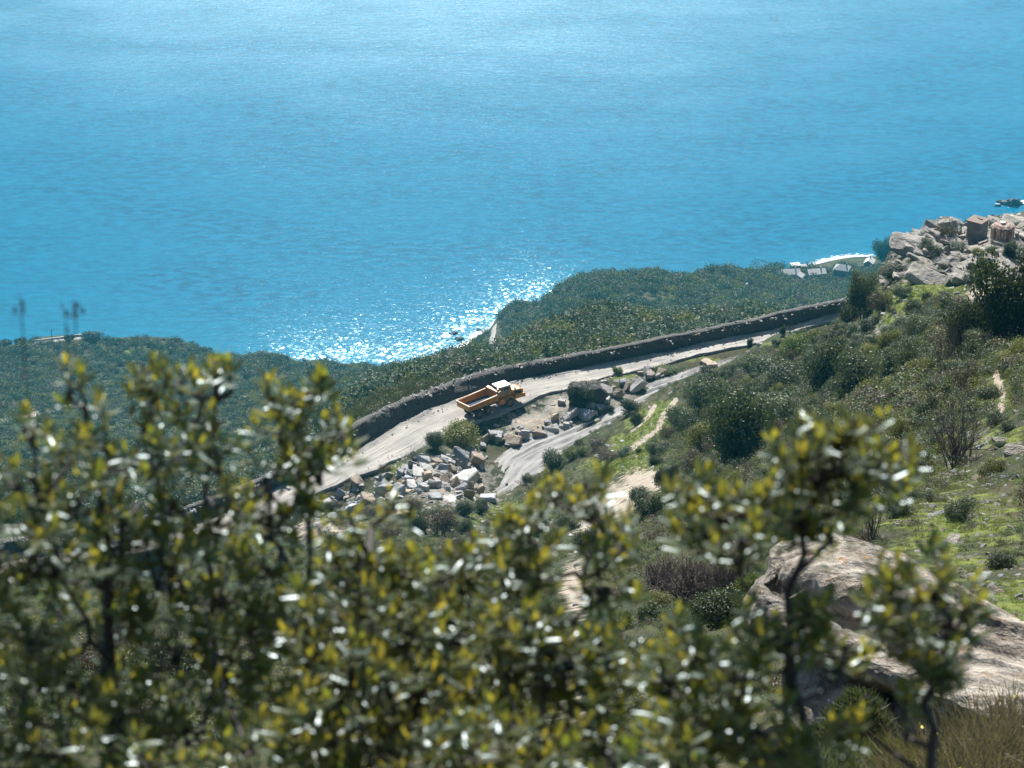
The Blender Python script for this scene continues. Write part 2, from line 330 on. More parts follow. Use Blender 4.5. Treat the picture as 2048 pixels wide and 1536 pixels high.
M['rock_tan'] = rock_mat('rock_tan', (.36, .27, .18), (.28, .22, .16), (.46, .38, .29), 1.4)
M['rock_out'] = rock_mat('rock_outcrop', (.36, .32, .26), (.26, .235, .20), (.46, .42, .35), 1.4, bd=.3)
M['rock_near'] = m_near_rock()
M['rock_wet'] = rock_mat('rock_wet', (.05, .05, .05), (.08, .075, .065), (.13, .12, .11), 3)
M['leaf_near'] = leaf_mat('leaf_olive', (.038, .068, .028), (.17, .17, .035), .38, .42, .9, ((.20, .25, .02), (.45, .37, .04)), .12, .2)
M['leaf_mid'] = leaf_mat('leaf_grey_green', (.032, .052, .028), (.145, .170, .095), .58, .22, .35)
M['leaf_dark'] = leaf_mat('leaf_dark_green', (.016, .030, .012), (.055, .075, .030), .55, .2, .35)
M['leaf_green'] = leaf_mat('leaf_fresh_green', (.075, .13, .022), (.17, .21, .04), .6, .3, .25)
M['leaf_yellow'] = leaf_mat('leaf_yellow_green', (.09, .11, .022), (.20, .19, .05), .6, .3, .25)
M['leaf_brown'] = leaf_mat('leaf_brown', (.075, .055, .038), (.14, .10, .07), .6, .2, .3)
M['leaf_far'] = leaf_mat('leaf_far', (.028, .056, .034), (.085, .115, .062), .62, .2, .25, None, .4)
M['leaf_heath'] = leaf_mat('leaf_heath', (.045, .055, .022), (.11, .105, .045), .6, .2, .3, None, .4)
M['grass'] = leaf_mat('grass_blade', (.07, .105, .022), (.17, .19, .05), .5, .4, .3)
M['twig'] = simple('twig_bark', (.10, .075, .06), .8, dirt=(.20, .17, .15), dsc=8)
M['twig_purple'] = simple('twig_purple', (.085, .055, .055), .8, dirt=(.16, .12, .11), dsc=8)
M['bark_near'] = simple('bark_near', (.045, .035, .032), .75, dirt=(.10, .085, .075), dsc=60)
M['bud'] = simple('bud_red', (.22, .06, .035), .5)

# ------------------------------------------------------------------ ground sheet
def blobs(u, v, L):
    m = np.zeros(u.shape)
    for bu, bv, ru, rv, s in L: m = np.maximum(m, s*np.exp(-(((u-bu)/ru)**2+((v-bv)/rv)**2)))
    return m
def polyd(u, v, P):
    d = np.full(u.shape, 1e9)
    for (x0, y0), (x1, y1) in zip(P[:-1], P[1:]):
        dx, dy = x1-x0, y1-y0; t = np.clip(((u-x0)*dx+(v-y0)*dy)/(dx*dx+dy*dy), 0, 1); d = np.minimum(d, np.hypot(u-x0-t*dx, v-y0-t*dy))
    return d
G_GRASS = [(1300, 850, 55, 38, 1), (1270, 890, 60, 30, 1), (1330, 815, 30, 15, .9), (1830, 600, 95, 32, 1), (1770, 645, 70, 28, .7), (1870, 580, 70, 20, 1), (1240, 930, 90, 22, .8), (1050, 1018, 80, 16, .9),
           (785, 935, 22, 14, 1), (970, 1040, 60, 30, .5), (1380, 905, 70, 18, .7), (1420, 720, 60, 7, .7), (1240, 752, 40, 8, .9), (2040, 1210, 60, 50, 1), (1970, 800, 90, 80, .55), (1900, 1060, 190, 130, .62), (1830, 960, 120, 70, .5), (1780, 880, 90, 40, .3), (2000, 880, 60, 50, .6),
           (1560, 690, 60, 8, .8), (60, 850, 60, 22, .8), (250, 860, 90, 20, .4), (1100, 912, 40, 10, .5), (420, 840, 60, 20, .5), (1700, 700, 60, 20, .55), (620, 1040, 60, 12, .5), (1400, 1180, 300, 30, .3), (250, 705, 70, 8, .8)]
G_SAND = [(1290, 960, 55, 26, .9), (1225, 1000, 55, 36, 1), (1190, 1070, 45, 46, .75), (1150, 1180, 34, 70, .7), (1975, 592, 45, 22, 1), (1000, 980, 20, 10, .6), (1080, 850, 75, 30, .62), (1135, 812, 55, 24, .62), (640, 1060, 60, 25, .8), (700, 1480, 200, 60, .4), (1150, 1450, 60, 80, .4)]
G_ROCK = [(1900, 490, 150, 65, .9), (2060, 500, 120, 80, .9), (1760, 655, 70, 18, .7), (1650, 690, 60, 15, .6), (1980, 880, 60, 70, .5), (900, 960, 110, 60, .8), (1200, 800, 90, 30, .9), (1080, 850, 80, 34, 1), (1130, 810, 60, 30, .9), (1250, 755, 80, 14, .6), (980, 645, 70, 30, .3), (900, 715, 60, 14, .5)]
PATHS = [([(-40, 850), (30, 838), (90, 824), (140, 812)], 4), ([(1352, 800), (1325, 835), (1315, 860), (1280, 885), (1252, 905)], 5), ([(1310, 812), (1295, 835), (1265, 860)], 4), ([(1990, 740), (2005, 790), (2000, 840)], 6), ([(500, 905), (640, 880), (700, 868)], 2.5), ([(470, 795), (560, 790), (620, 786)], 2)]
def masks(x, y, z):
    u, v = to_px(x, y, z); g = blobs(u, v, G_GRASS); s = blobs(u, v, G_SAND); r = blobs(u, v, G_ROCK)
    for P, wd in PATHS: s = np.maximum(s, 1.3*np.exp(-(polyd(u, v, P)/wd)**2))
    near = 1-sstep(3, 14, y); s = np.maximum(s, .25*near)
    return g, s, r
ys = np.unique(np.r_[np.exp(np.linspace(math.log(.6), math.log(240), 330)), np.arange(240, 420, .55), np.exp(np.linspace(math.log(420), math.log(1640), 330))])
aa = np.r_[np.linspace(-.6, -.27, 12)[:-1], np.linspace(-.27, .27, 560), np.linspace(.27, .6, 12)[1:]]
A, Y = np.meshgrid(aa, ys); X = A*Y; Z = z_at(X, Y)
Z[:1] = H-1.75
gm = masks(X, Y, Z); nr, nc = X.shape; idx = np.arange(nr*nc).reshape(nr, nc)
Q = np.stack([idx[:-1, :-1], idx[:-1, 1:], idx[1:, 1:], idx[1:, :-1]], -1).reshape(-1, 4)
V = np.stack([X, Y, Z], -1).reshape(-1, 3)
ground = obj('ground', mesh_np('ground', V, Q, M['ground'], True, {'mask': np.stack([g.ravel() for g in gm], -1)})); tag(ground, kind='structure')
V = np.array([(-60, -60, H-1.75+20), (60, -60, H-1.75+20), (60, .55, H-1.78), (-60, .55, H-1.78)])   # the slope goes on behind the photographer
tag(obj('hillside', mesh_np('hillside', V, [[0, 1, 2, 3]], M['ground'])), kind='structure')

# ------------------------------------------------------------------ roads
def ribbon(name, R, nu, mat, zfun, step, thick=.5, uvw=None):
    n = len(R); s = np.r_[0, np.cumsum(np.hypot(*np.diff((R[:, :2]+R[:, 3:5])/2, axis=0).T))]; t = np.linspace(0, 1, nu)
    P = R[:, None, :3]*(1-t)[None, :, None]+R[:, None, 3:]*t[None, :, None]; wd = np.linalg.norm(R[:, :3]-R[:, 3:], axis=1)
    U = t[None]*wd[:, None]; Vv = np.repeat(s[:, None], nu, 1); edge = np.abs(t*2-1)[None]**(2.2 if name == 'haul_road' else 4)*np.ones((n, 1))
    jag = fbm(P[..., 0], P[..., 1], 5, 3, 1)*.9*np.abs(t*2-1)[None]; dirv = (R[:, None, 3:]-R[:, None, :3])/wd[:, None, None]
    P = P+dirv*(jag*np.sign(t-.5)[None])[..., None]
    P[..., 2] += zfun(U, Vv, wd[:, None], t[None])
    P[:, 0, 2] -= thick; P[:, -1, 2] -= thick
    ii = np.arange(n*nu).reshape(n, nu); Q = np.stack([ii[:-1, :-1], ii[:-1, 1:], ii[1:, 1:], ii[1:, :-1]], -1).reshape(-1, 4)
    o = obj(name, mesh_np(name, P.reshape(-1, 3), Q, mat, True, {'edge': edge.ravel()}, np.stack([U, Vv], -1).reshape(-1, 2)))
    return o
def zroad(U, V, wd, t):
    wob = fbm(V, V*0+3, 18, 2)*.8
    z = np.zeros(np.broadcast(U, V).shape)
    for c0 in (.30, .46, .62, .78): z = z-.05*np.exp(-((U-(c0*wd+wob))/.45)**2)
    z += .05*fbm(U*2.2, V*.25, 1.0, 3, 2)+.16*np.exp(-((t-.02)/.10)**2)+.10*np.exp(-((t-.97)/.05)**2)*(1+fbm(U, V, 1.2, 2))
    return z+.04
def ztrk(U, V, wd, t):
    wob = fbm(V, V*0+5, 14, 2)*1.1; z = np.zeros(np.broadcast(U, V).shape)
    for k, c0 in enumerate((.10, .2, .33, .42, .55, .66, .78, .9)): z = z-.13*np.exp(-((U-(c0*wd+wob*(1+.5*((k*7) % 3))))/.30)**2)*(1+1.2*fbm(U+k*9, V, 5, 2, 1))+.04*np.exp(-((U-.55-(c0*wd+wob*(1+.3*(k % 3))))/.25)**2)
    return z+.12*fbm(U*2, V*.5, 1.1, 4, 1)+.05
tag(ribbon('haul_road', RD, 40, M['road'], zroad, .26), kind='structure')
tag(ribbon('muddy_track', TK, 44, M['track'], ztrk, .3), kind='structure')
# earth bank along the outer side of the road
base = dens([tuple(px(*a, z=ZR)) for a, b in ROAD], .5)
cr = []
for u, v in CREST:
    hgt = 1.75+.7*math.exp(-((u-720)/90)**2)+.3*sstep(1500, 1700, u)
    cr.append(tuple(px(u, v, z=ZR+hgt)))
cr = dens(cr, .5)
n = len(cr); t = np.linspace(0, 1, n); bb = np.stack([np.interp(t, np.linspace(0, 1, len(base)), base[:, i]) for i in range(3)], -1)
# nearest base point for every crest point
bi = np.argmin(((cr[:, None, :2]-base[None, :, :2])**2).sum(-1), axis=1); bi = np.maximum.accumulate(bi)
bb = base[bi].copy(); k = 9; ker = np.ones(k)/k; bb = np.stack([np.convolve(np.pad(bb[:, i], k//2, mode='edge'), ker, 'valid') for i in range(3)], -1)
tang = np.gradient(cr[:, :2], axis=0); tang /= np.linalg.norm(tang, axis=1)[:, None]; nrm = np.c_[-tang[:, 1], tang[:, 0], np.zeros(n)]
prof = [(0, bb-nrm*.5-[0, 0, .5])]
rows = [bb-nrm*.6-np.array([0, 0, .45])]
for f in (0.0, .15, .3, .45, .6, .75, .9): rows.append(bb+nrm*.35+(cr-nrm*.05-bb-nrm*.35)*np.array([f**1.1, f**1.1, f]))
rows += [cr-nrm*.05, cr+nrm*.35+[0, 0, .06], cr+nrm*.8+[0, 0, .02], cr+nrm*1.2-[0, 0, .15], cr+nrm*2.2-[0, 0, 1.2], cr+nrm*4-[0, 0, 3.2], cr+nrm*6-[0, 0, 5.5]]
P = np.stack(rows, 1); P[..., 2] += fbm(P[..., 0], P[..., 1], 1.3, 4, 2)*.18+fbm(P[..., 0], P[..., 1], 7, 2, 1)*.25
P[:, 1:9] += nrm[:, None]*(fbm(P[:, 1:9, 0]+P[:, 1:9, 2]*3, P[:, 1:9, 1]-P[:, 1:9, 2]*2, 1.2, 4, 4)*.25)[..., None]
ii = np.arange(P.shape[0]*P.shape[1]).reshape(P.shape[:2]); Q = np.stack([ii[:-1, :-1], ii[:-1, 1:], ii[1:, 1:], ii[1:, :-1]], -1).reshape(-1, 4)
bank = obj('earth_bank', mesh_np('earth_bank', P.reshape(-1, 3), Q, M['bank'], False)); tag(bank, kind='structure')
# road down in the cove valley
vr = []
for u, v, hw in ((989, 652, 6), (987, 664, 8), (984, 680, 9), (988, 696, 8), (995, 712, 7), (1002, 728, 6), (1006, 742, 5)):
    g = ground_px(u, v); a = Vector(g); k = g.y/F*hw*1.1; vr.append((g.x-k, g.y, g.z+.5, g.x+k, g.y, g.z+.5))
VR = dens(vr, 4)
for r in VR: 
    for j in (0, 3): r[j+2] = float(z_at(np.array([r[j]]), np.array([r[j+1]]))[0])+.6
tag(ribbon('valley_road', VR, 6, M['road'], lambda U, V, w, t: 0*U+0*V, 4, 2.5), kind='structure')

# ------------------------------------------------------------------ sea
def m_sea():
    b = NM('sea'); g = b.geo()
    w1 = b.noise(1, b.mapv(g, (.10, .22, 1)), 5, .62); w2 = b.noise(1, b.mapv(g, (.42, .85, 1)), 4, .6); w3 = b.noise(1, b.mapv(g, (.010, .022, 1)), 3, .5)
    nb = b.bump(b.math('ADD', b.math('MULTIPLY', w1, 1.6), b.math('MULTIPLY', w2, .55)), .26, .4)
    vo = b.n('ShaderNodeTexVoronoi', _feature='F1'); b.l(b.mapv(g, (1, 1.15, 0)), vo.inputs['Vector']); vo.inputs['Scale'].default_value = .75
    sc = b.n('ShaderNodeSeparateColor'); b.l(vo.outputs['Color'], sc.inputs[0]); chop = b.attr('chop')
    r = b.math('SQRT', b.math('MULTIPLY', b.math('LOGARITHM', b.math('MAXIMUM', sc.outputs[0], 1e-4), math.e), -2.0)); r = b.math('MULTIPLY', r, chop)
    an = b.math('MULTIPLY', sc.outputs[1], 2*math.pi); cx = b.n('ShaderNodeCombineXYZ'); b.l(b.math('MULTIPLY', r, b.math('COSINE', an)), cx.inputs[0]); b.l(b.math('MULTIPLY', r, b.math('SINE', an)), cx.inputs[1])
    ad = b.n('ShaderNodeVectorMath', _operation='ADD'); b.l(nb, ad.inputs[0]); b.l(cx.outputs[0], ad.inputs[1]); nz = b.n('ShaderNodeVectorMath', _operation='NORMALIZE'); b.l(ad.outputs[0], nz.inputs[0])
    sh = b.attr('shallow'); col = b.mix(b.rng(w3, .3, .7), (.0001, .072, .135), (.0001, .104, .188)); col = b.mix(b.rng(w1, .35, .65), col, (.0004, .138, .238)); col = b.mix(sh, col, (.004, .16, .24))
    p = b.bsdf(col, b.math('ADD', b.math('MULTIPLY_ADD', chop, 1.5, .12), b.math('MULTIPLY', b.attr('wind'), b.rng(w3, .2, .8, .145, .205))), .5, nz.outputs[0]); p.inputs['Specular Tint'].default_value = (.24, .8, 1, 1); p.inputs['IOR'].default_value = 1.33
    fo = b.attr('foam'); fn = b.noise(1, b.mapv(g, (.28, .5, 1)), 6, .75); fm = b.rng(b.math('ADD', fo, b.math('MULTIPLY', b.math('SUBTRACT', fn, .5), 1.6)), .52, .72)
    foam = b.bsdf((.75, .78, .8), .6, .3); mx = b.n('ShaderNodeMixShader'); b.l(fm, mx.inputs[0]); b.l(p.outputs[0], mx.inputs[1]); b.l(foam.outputs[0], mx.inputs[2])
    return b.done(mx.outputs[0])
M['sea'] = m_sea()
sx = np.r_[-7000, -3000, -1200, np.linspace(-620, 620, 420), 1200, 3000, 7000]; sy = np.r_[-60, 500, np.linspace(1000, 1560, 260), np.linspace(1570, 2600, 60), 4000, 8000, 14000]
X, Y = np.meshgrid(sx, sy); zt = np.full(X.shape, -40.0); mm = (np.abs(X/np.maximum(Y, 1)) < .33) & (Y > 900) & (Y < 1600); zt[mm] = z_at(X[mm], Y[mm])
u, v = to_px(X, Y, 0*X)
shal = sstep(-16, -1, zt)*.35
foam = .9*sstep(-4, -.4, zt)*(.35+.65*blobs(u, v, [(1700, 530, 90, 22, 1), (930, 690, 90, 50, .6), (2020, 405, 60, 30, 1)])) + blobs(u, v, [(1715, 527, 55, 12, .62), (1670, 536, 30, 8, .5), (925, 700, 30, 14, .5), (1000, 650, 26, 12, .5), (960, 672, 20, 14, .45)])+blobs(u, v, [(1999, 408, 14, 7, .75), (2030, 408, 26, 11, .75)])
SHORE = [(600, 738), (700, 735), (800, 730), (880, 722), (905, 692), (960, 662), (1020, 628), (1080, 598)]
ds = polyd(u, v, SHORE); chop = .011+.072*np.exp(-(ds/30)**2)+.09*np.exp(-(ds/13)**2)+.026*np.exp(-(ds/95)**2)+.06*blobs(u, v, [(1700, 530, 80, 20, 1)])+.004*fbm(X, Y, 90, 3)
V = np.stack([X, Y, 0*X], -1).reshape(-1, 3); ii = np.arange(X.size).reshape(X.shape); Q = np.stack([ii[:-1, :-1], ii[:-1, 1:], ii[1:, 1:], ii[1:, :-1]], -1).reshape(-1, 4)
tag(obj('sea', mesh_np('sea', V, Q, M['sea'], False, {'foam': foam.ravel(), 'shallow': shal.ravel(), 'chop': chop.ravel(), 'wind': sstep(1330, 1950, Y+60*fbm(X, Y, 260, 3, 2)).ravel()})), kind='structure')
# haze
b = NM('haze'); pv = b.n('ShaderNodeVolumePrincipled'); pv.inputs['Density'].default_value = .00009; pv.inputs['Color'].default_value = (.06, .70, 1, 1); pv.inputs['Anisotropy'].default_value = .0
b.l(pv.outputs[0], b.out.inputs['Volume'])
bm = bmesh.new(); bmesh.ops.create_cube(bm, size=1); 
for q in bm.verts: q.co = Vector((q.co.x*15000, 6950+q.co.y*14400, 295+q.co.z*760))
hz = obj('haze', bm_mesh('haze', bm, b.m)); tag(hz, kind='stuff')
HAZE_TOP = 675
for q in hz.data.vertices: q.co.z = -45 if q.co.z < 0 else HAZE_TOP

# ------------------------------------------------------------------ rocks
def cut_rock(seed, sub=3, cuts=14, flat=(1, 1, 1), rough=.03, bed=0.0):
    R = np.random.RandomState(seed); bm = bmesh.new(); bmesh.ops.create_icosphere(bm, subdivisions=sub, radius=1)
    co = np.array([q.co[:] for q in bm.verts]); fc = np.array([[q.index for q in f.verts] for f in bm.faces]); bm.free()
    N = R.randn(cuts, 3); N[:6] = [(1, .1, .05), (-1, .05, -.1), (.1, 1, .15), (-.1, -1, .1), (.05, .1, 1), (0, -.1, -1)]; N[:6] += R.randn(6, 3)*.22; N /= np.linalg.norm(N, axis=1)[:, None]
    D = R.uniform(.62, .95, cuts); D[:6] = R.uniform(.55, .8, 6); dp = co@N.T; r = np.where(dp > .05, D/np.maximum(dp, .05), 9).min(1); r = np.minimum(r, 1.12)
    co = co*r[:, None]; 
    for i in range(3):
        co[:, i] += rough*fbm(co[:, (i+1) % 3]*3+seed, co[:, (i+2) % 3]*3+seed*.7, 1, 3, i)
    if bed:
        s = np.sin(co[:, 2]*22+fbm(co[:, 0]*2, co[:, 1]*2, 1, 2)*4); co[:, :2] *= (1+bed*s)[:, None]
    return co*np.array(flat), fc
ROCKM = {}
def hull_rock(seed, flat, n=15, bev=.035, sub=0, noise=0.0):
    R = np.random.RandomState(seed*7+3); P = R.uniform(-1, 1, (n, 3)); P = np.sign(P)*np.abs(P)**.42; P *= R.uniform(.72, 1.0, (n, 1)); P[:, :2] *= (1-.22*np.abs(P[:, 2:]))
    bm = bmesh.new(); [bm.verts.new(p) for p in P*np.array(flat)]
    bmesh.ops.convex_hull(bm, input=bm.verts[:]); bmesh.ops.delete(bm, geom=[q for q in bm.verts if not q.link_faces], context='VERTS')
    bmesh.ops.dissolve_limit(bm, angle_limit=rad(11), verts=bm.verts, edges=bm.edges)
    bmesh.ops.bevel(bm, geom=bm.edges[:], offset=bev, segments=1, affect='EDGES', profile=.5)
    if sub:
        bmesh.ops.triangulate(bm, faces=bm.faces); bmesh.ops.subdivide_edges(bm, edges=bm.edges, cuts=sub, use_grid_fill=True)
        for q in bm.verts: 
            c = q.co; k = noise*float(fbm(np.array(c.x*4+seed+c.z*2), np.array(c.y*4-c.z*3), 1, 3)); q.co = c*(1+k)
    return bm
def rock_mesh(seed, kind, m):
    k = (seed, kind, m)
    if k not in ROCKM:
        flat = {'slab': (1, .72, .34), 'block': (.9, .78, .68), 'long': (1, .42, .38), 'flat': (1, .8, .2)}[kind]
        if m == 'rock_out' and kind == 'slab': flat = (1, .62, .24)
        ROCKM[k] = bm_mesh('boulder', hull_rock(seed, flat, 20, .05, 3, .11), M[m])
    return ROCKM[k]
rng = random.Random(5)
def place_rock(u, v, wpx, kind='block', m='rock_grey', rz=None, tilt=None, label=None, cat='boulder', group=None, sink=.25, name='boulder', g=None, seed=None):
    g = g or ground_px(u, v+wpx*.25)
    if g is None: return None
    s = (g-cam.location).length/F*wpx*.5/.85*(1.12 if group and group.startswith('boulders') else 1)
    o = obj(name, rock_mesh(seed if seed is not None else rng.randint(1, 14), kind, m))
    hz_ = {'slab': .3, 'block': .6, 'long': .38, 'flat': .17}[kind]
    o.location = g+Vector((0, 0, s*hz_*(1-2*sink))); o.scale = (s, s*rng.uniform(.85, 1.15), s*rng.uniform(.85, 1.2))
    tx, ty = tilt if tilt else (rng.uniform(-.3, .3), rng.uniform(-.3, .3))
    o.rotation_euler = (tx, ty, rz if rz is not None else rng.uniform(0, 6.28))
    tag(o, label, cat, group); return o
P_, G_, T_ = 'rock_pale', 'rock_grey', 'rock_tan'
HEAP = 'boulders piled between the road and the muddy track'
BO = [  # u, v, width px, shape, material, tilt, label
 (931, 950, 66, 'slab', P_, (.18, -.1), 'broad pale flat-topped slab at the right foot of the boulder heap beside the muddy track'),
 (919, 918, 46, 'block', G_, (.5, .3), 'largest dark grey block leaning in the upper middle of the boulder heap'),
 (891, 920, 27, 'block', P_, (.3, .2), 'pale upright angular block left of the largest dark block in the heap'),
 (836, 942, 38, 'slab', P_, (.2, -.15), 'pale flat slab on the upper left edge of the boulder heap near the green patch'),
 (812, 936, 32, 'slab', P_, (.25, .3), 'pale tapering slab leaning down from the green patch at the heap edge'),
 (892, 955, 32, 'slab', T_, (.35, .45), 'tan-sided slab with a pale top tilted right, in the middle of the heap'),
 (770, 980, 42, 'block', G_, (.2, -.2), 'big rounded grey boulder in the left half of the heap'),
 (660, 1003, 32, 'slab', P_, (.15, .1), 'pale pillow-shaped boulder at the far left end of the heap'),
 (685, 985, 26, 'block', G_, (.4, .2), 'blue-grey block just above the pale pillow-shaped boulder'),
 (962, 980, 26, 'block', T_, (.1, .5), 'tan upright block at the lower right corner of the heap'),
 (922, 975, 38, 'long', G_, (.3, -.6), 'long grey stone leaning left under the broad pale slab'),
 (937, 986, 30, 'block', T_, (.2, .1), 'brown square block below the broad pale slab'),
 (900, 993, 38, 'flat', P_, (.2, -.1), 'thin white slab lying at the bottom edge of the heap'),
 (955, 918, 34, 'block', T_, (.1, .2), 'wide brown block on the right rim of the heap over the track'),
 (950, 902, 36, 'slab', G_, (.4, .1), 'dark sloping slab at the top right of the heap'),
 (906, 884, 24, 'long', T_, (.2, .6), 'tan wedge standing at the very top of the heap below the roadside bush'),
 (933, 892, 38, 'slab', P_, (.2, .4), 'long pale slab sliding down right from the top of the heap'),
 (970, 880, 28, 'block', T_, (.2, 0), 'orange-tan block between the roadside bush and the track'),
 (985, 872, 25, 'block', P_, (.2, .1), 'bright white block touching the orange-tan block'),
 (1026, 877, 42, 'slab', T_, (.3, -.2), 'brownish double-humped boulder lying on the upper edge of the track'),
 (992, 864, 30, 'flat', G_, (.2, -.1), 'low grey slab just above the bright white block'),
 (1050, 868, 26, 'block', G_, (.2, .3), 'blue-grey boulder in the shade below the dump truck front'),
 (963, 926, 30, 'long', G_, (.2, .5), 'dark spindle-shaped stone at the heap edge pointing onto the track'),
 (932, 932, 20, 'block', P_, (.5, .2), 'small pale pyramid stone under the largest dark block'),
 (900, 936, 20, 'long', T_, (.9, .1), 'thin tan stone standing on edge in a gap of the heap'),
 (873, 925, 26, 'block', T_, (.3, .1), 'round brown stone left of the pale upright block'),
 (850, 917, 32, 'slab', G_, (.3, .4), 'grey slab overlapping the top left of the heap'),
 (829, 925, 28, 'slab', G_, (.5, -.3), 'dark blue slab leaning at the upper left shoulder of the heap'),
 (780, 948, 32, 'slab', P_, (.3, -.5), 'pale tilted slab halfway along the left shoulder of the heap'),
 (758, 952, 24, 'flat', P_, (.2, .2), 'small flat pale slab beside the tilted one on the left shoulder'),
 (855, 935, 34, 'slab', P_, (.3, .5), 'light grey slab arching over the centre left of the heap'),
 (768, 963, 30, 'flat', G_, (.2, .1), 'thin blue-grey slab above the big rounded grey boulder'),
 (712, 968, 34, 'block', T_, (.3, .2), 'brown hunched boulder on the left tail of the heap'),
 (848, 976, 26, 'block', P_, (.1, .1), 'small round white-topped boulder in the lower middle of the heap'),
 (865, 962, 42, 'slab', G_, (.3, .2), 'wide grey slab above the round white-topped boulder'),
 (805, 1035, 32, 'block', 'rock_tan', (.2, .1), 'dark brown round boulder alone below the heap behind the leaves'),
 (665, 1030, 28, 'slab', G_, (.3, -.2), 'grey pointed stone at the lowest left end of the heap'),
 (702, 1018, 34, 'block', G_, (.2, .3), 'shaded blue-grey block under the left tail of the heap'),
 (976, 992, 34, 'slab', G_, (.2, .1), 'grey slab beside the dry brush at the lower right end of the heap'),
 (935, 940-6, 18, 'block', T_, (.2, .2), 'small tan cube wedged behind the broad pale slab'),
 (912, 958+8, 24, 'block', P_, (.2, .2), 'pale cube under the left tip of the broad pale slab'),
 (870, 990, 34, 'slab', G_, (.2, .3), 'grey flat stone at the bottom middle of the heap'),
 (822, 965, 34, 'slab', P_, (.3, -.3), 'pale slab with a dark crack in the centre left of the heap'),
 (800, 985, 34, 'block', G_, (.2, .3), 'big grey block in the heap bottom, right of the big rounded boulder'),
 (735, 1000, 36, 'block', T_, (.3, .2), 'tan block half in shade under the big rounded boulder'),
 (1013, 967, 8, 'block', G_, (.1, .1), 'single small dark stone alone on the muddy track'),
]
HEAP2 = 'boulders along the upper edge of the muddy track'
BO2 = [
 (1176, 785, 40, 'long', P_, (.3, -.75), 'long pale boulder leaning against the ivy-covered mound'),
 (1212, 775, 32, 'slab', P_, (.3, .2), 'light grey slab in the middle of the upper rock chain'),
 (1209, 763, 24, 'long', P_, (.2, -.5), 'pale finger-shaped stone above the middle of the upper rock chain'),
 (1195, 786, 28, 'slab', T_, (.2, 0), 'tan flat boulder right of the long leaning one'),
 (1184, 798, 22, 'block', G_, (.2, .1), 'dark grey cube below the tan flat boulder'),
 (1209, 796, 30, 'slab', P_, (.2, -.3), 'pale ridged boulder at the track edge right of the dark grey cube'),
 (1234, 785, 32, 'long', T_, (.2, -.5), 'tan pointed boulder leaning toward the puddle'),
 (1274, 769, 42, 'long', P_, (.1, .45), 'long banded boulder with its tip at the puddle'),
 (1246, 764, 20, 'block', G_, (.2, .1), 'grey block behind the long banded boulder'),
 (1251, 773, 22, 'block', T_, (.2, .1), 'yellowish block left of the long banded boulder'),
 (1293, 740, 20, 'block', P_, (.2, .1), 'pale boulder by the green verge above the puddle'),
 (1302, 748, 20, 'block', T_, (.2, .1), 'reddish-tan boulder next to the verge above the puddle'),
 (1322, 744, 30, 'slab', T_, (.2, -.4), 'brown wedge boulder at the right end of the upper rock chain'),
 (1142, 823, 38, 'slab', P_, (.4, .1), 'brightest white slab propped up at the track edge below the mound'),
 (1169, 825, 38, 'slab', G_, (.4, -.1), 'smooth blue-grey slab right of the brightest white slab'),
 (1133, 838, 22, 'block', P_, (.2, .1), 'small pale rock at the lower left of the brightest white slab'),
 (1131, 850, 22, 'flat', G_, (.1, 0), 'low dark stone lying on the track below the white slab'),
 (1157, 806, 22, 'long', T_, (.2, .5), 'brown stone pointing down between mound and white slab'),
 (1124, 803, 18, 'block', P_, (.2, .1), 'small pale boulder left of the ivy-covered mound foot'),
 (1110, 832, 20, 'block', T_, (.2, .2), 'brown block on the bank below the road, left of the white slab'),
 (1180, 810, 24, 'block', G_, (.2, .1), 'grey angular block just above the smooth blue-grey slab'),
 (1200, 810, 24, 'slab', P_, (.3, .1), 'pale fan-shaped slab at the track edge'),
 (1104, 855, 30, 'slab', P_, (.2, -.3), 'pale slab on the upper bank of the track left of the low dark stone'),
 (1078, 866, 30, 'long', T_, (.2, -.3), 'tan long stone on the upper bank of the track'),
 (1416, 718, 36, 'flat', T_, (.1, -.1), 'big flat rock between road and track by the green verge'),
 (1424, 726, 30, 'slab', T_, (.1, .1), 'brown block under the big flat rock of the green verge'),
 (1353, 722+26, 26, 'flat', P_, (.1, -.1), 'thin pale slab flat on the track right of the brown wedge boulder'),
 (1483, 784, 46, 'slab', T_, (.2, -.1), 'tan rock among the scrub on the slope right of the track'),
 (1519, 688, 16, 'block', P_, (.1, 0), 'small rounded rock on the verge of the road further right'),
]
for u, v, wd, k, m, tl, lb in BO: place_rock(u, v, wd, k, m, tilt=tl, label=lb, group=HEAP if wd > 10 else None, sink=.18)
for u, v, wd, k, m, tl, lb in BO2: place_rock(u, v, wd, k, m, tilt=tl, label=lb, group=HEAP2 if u < 1340 else None, sink=.2)
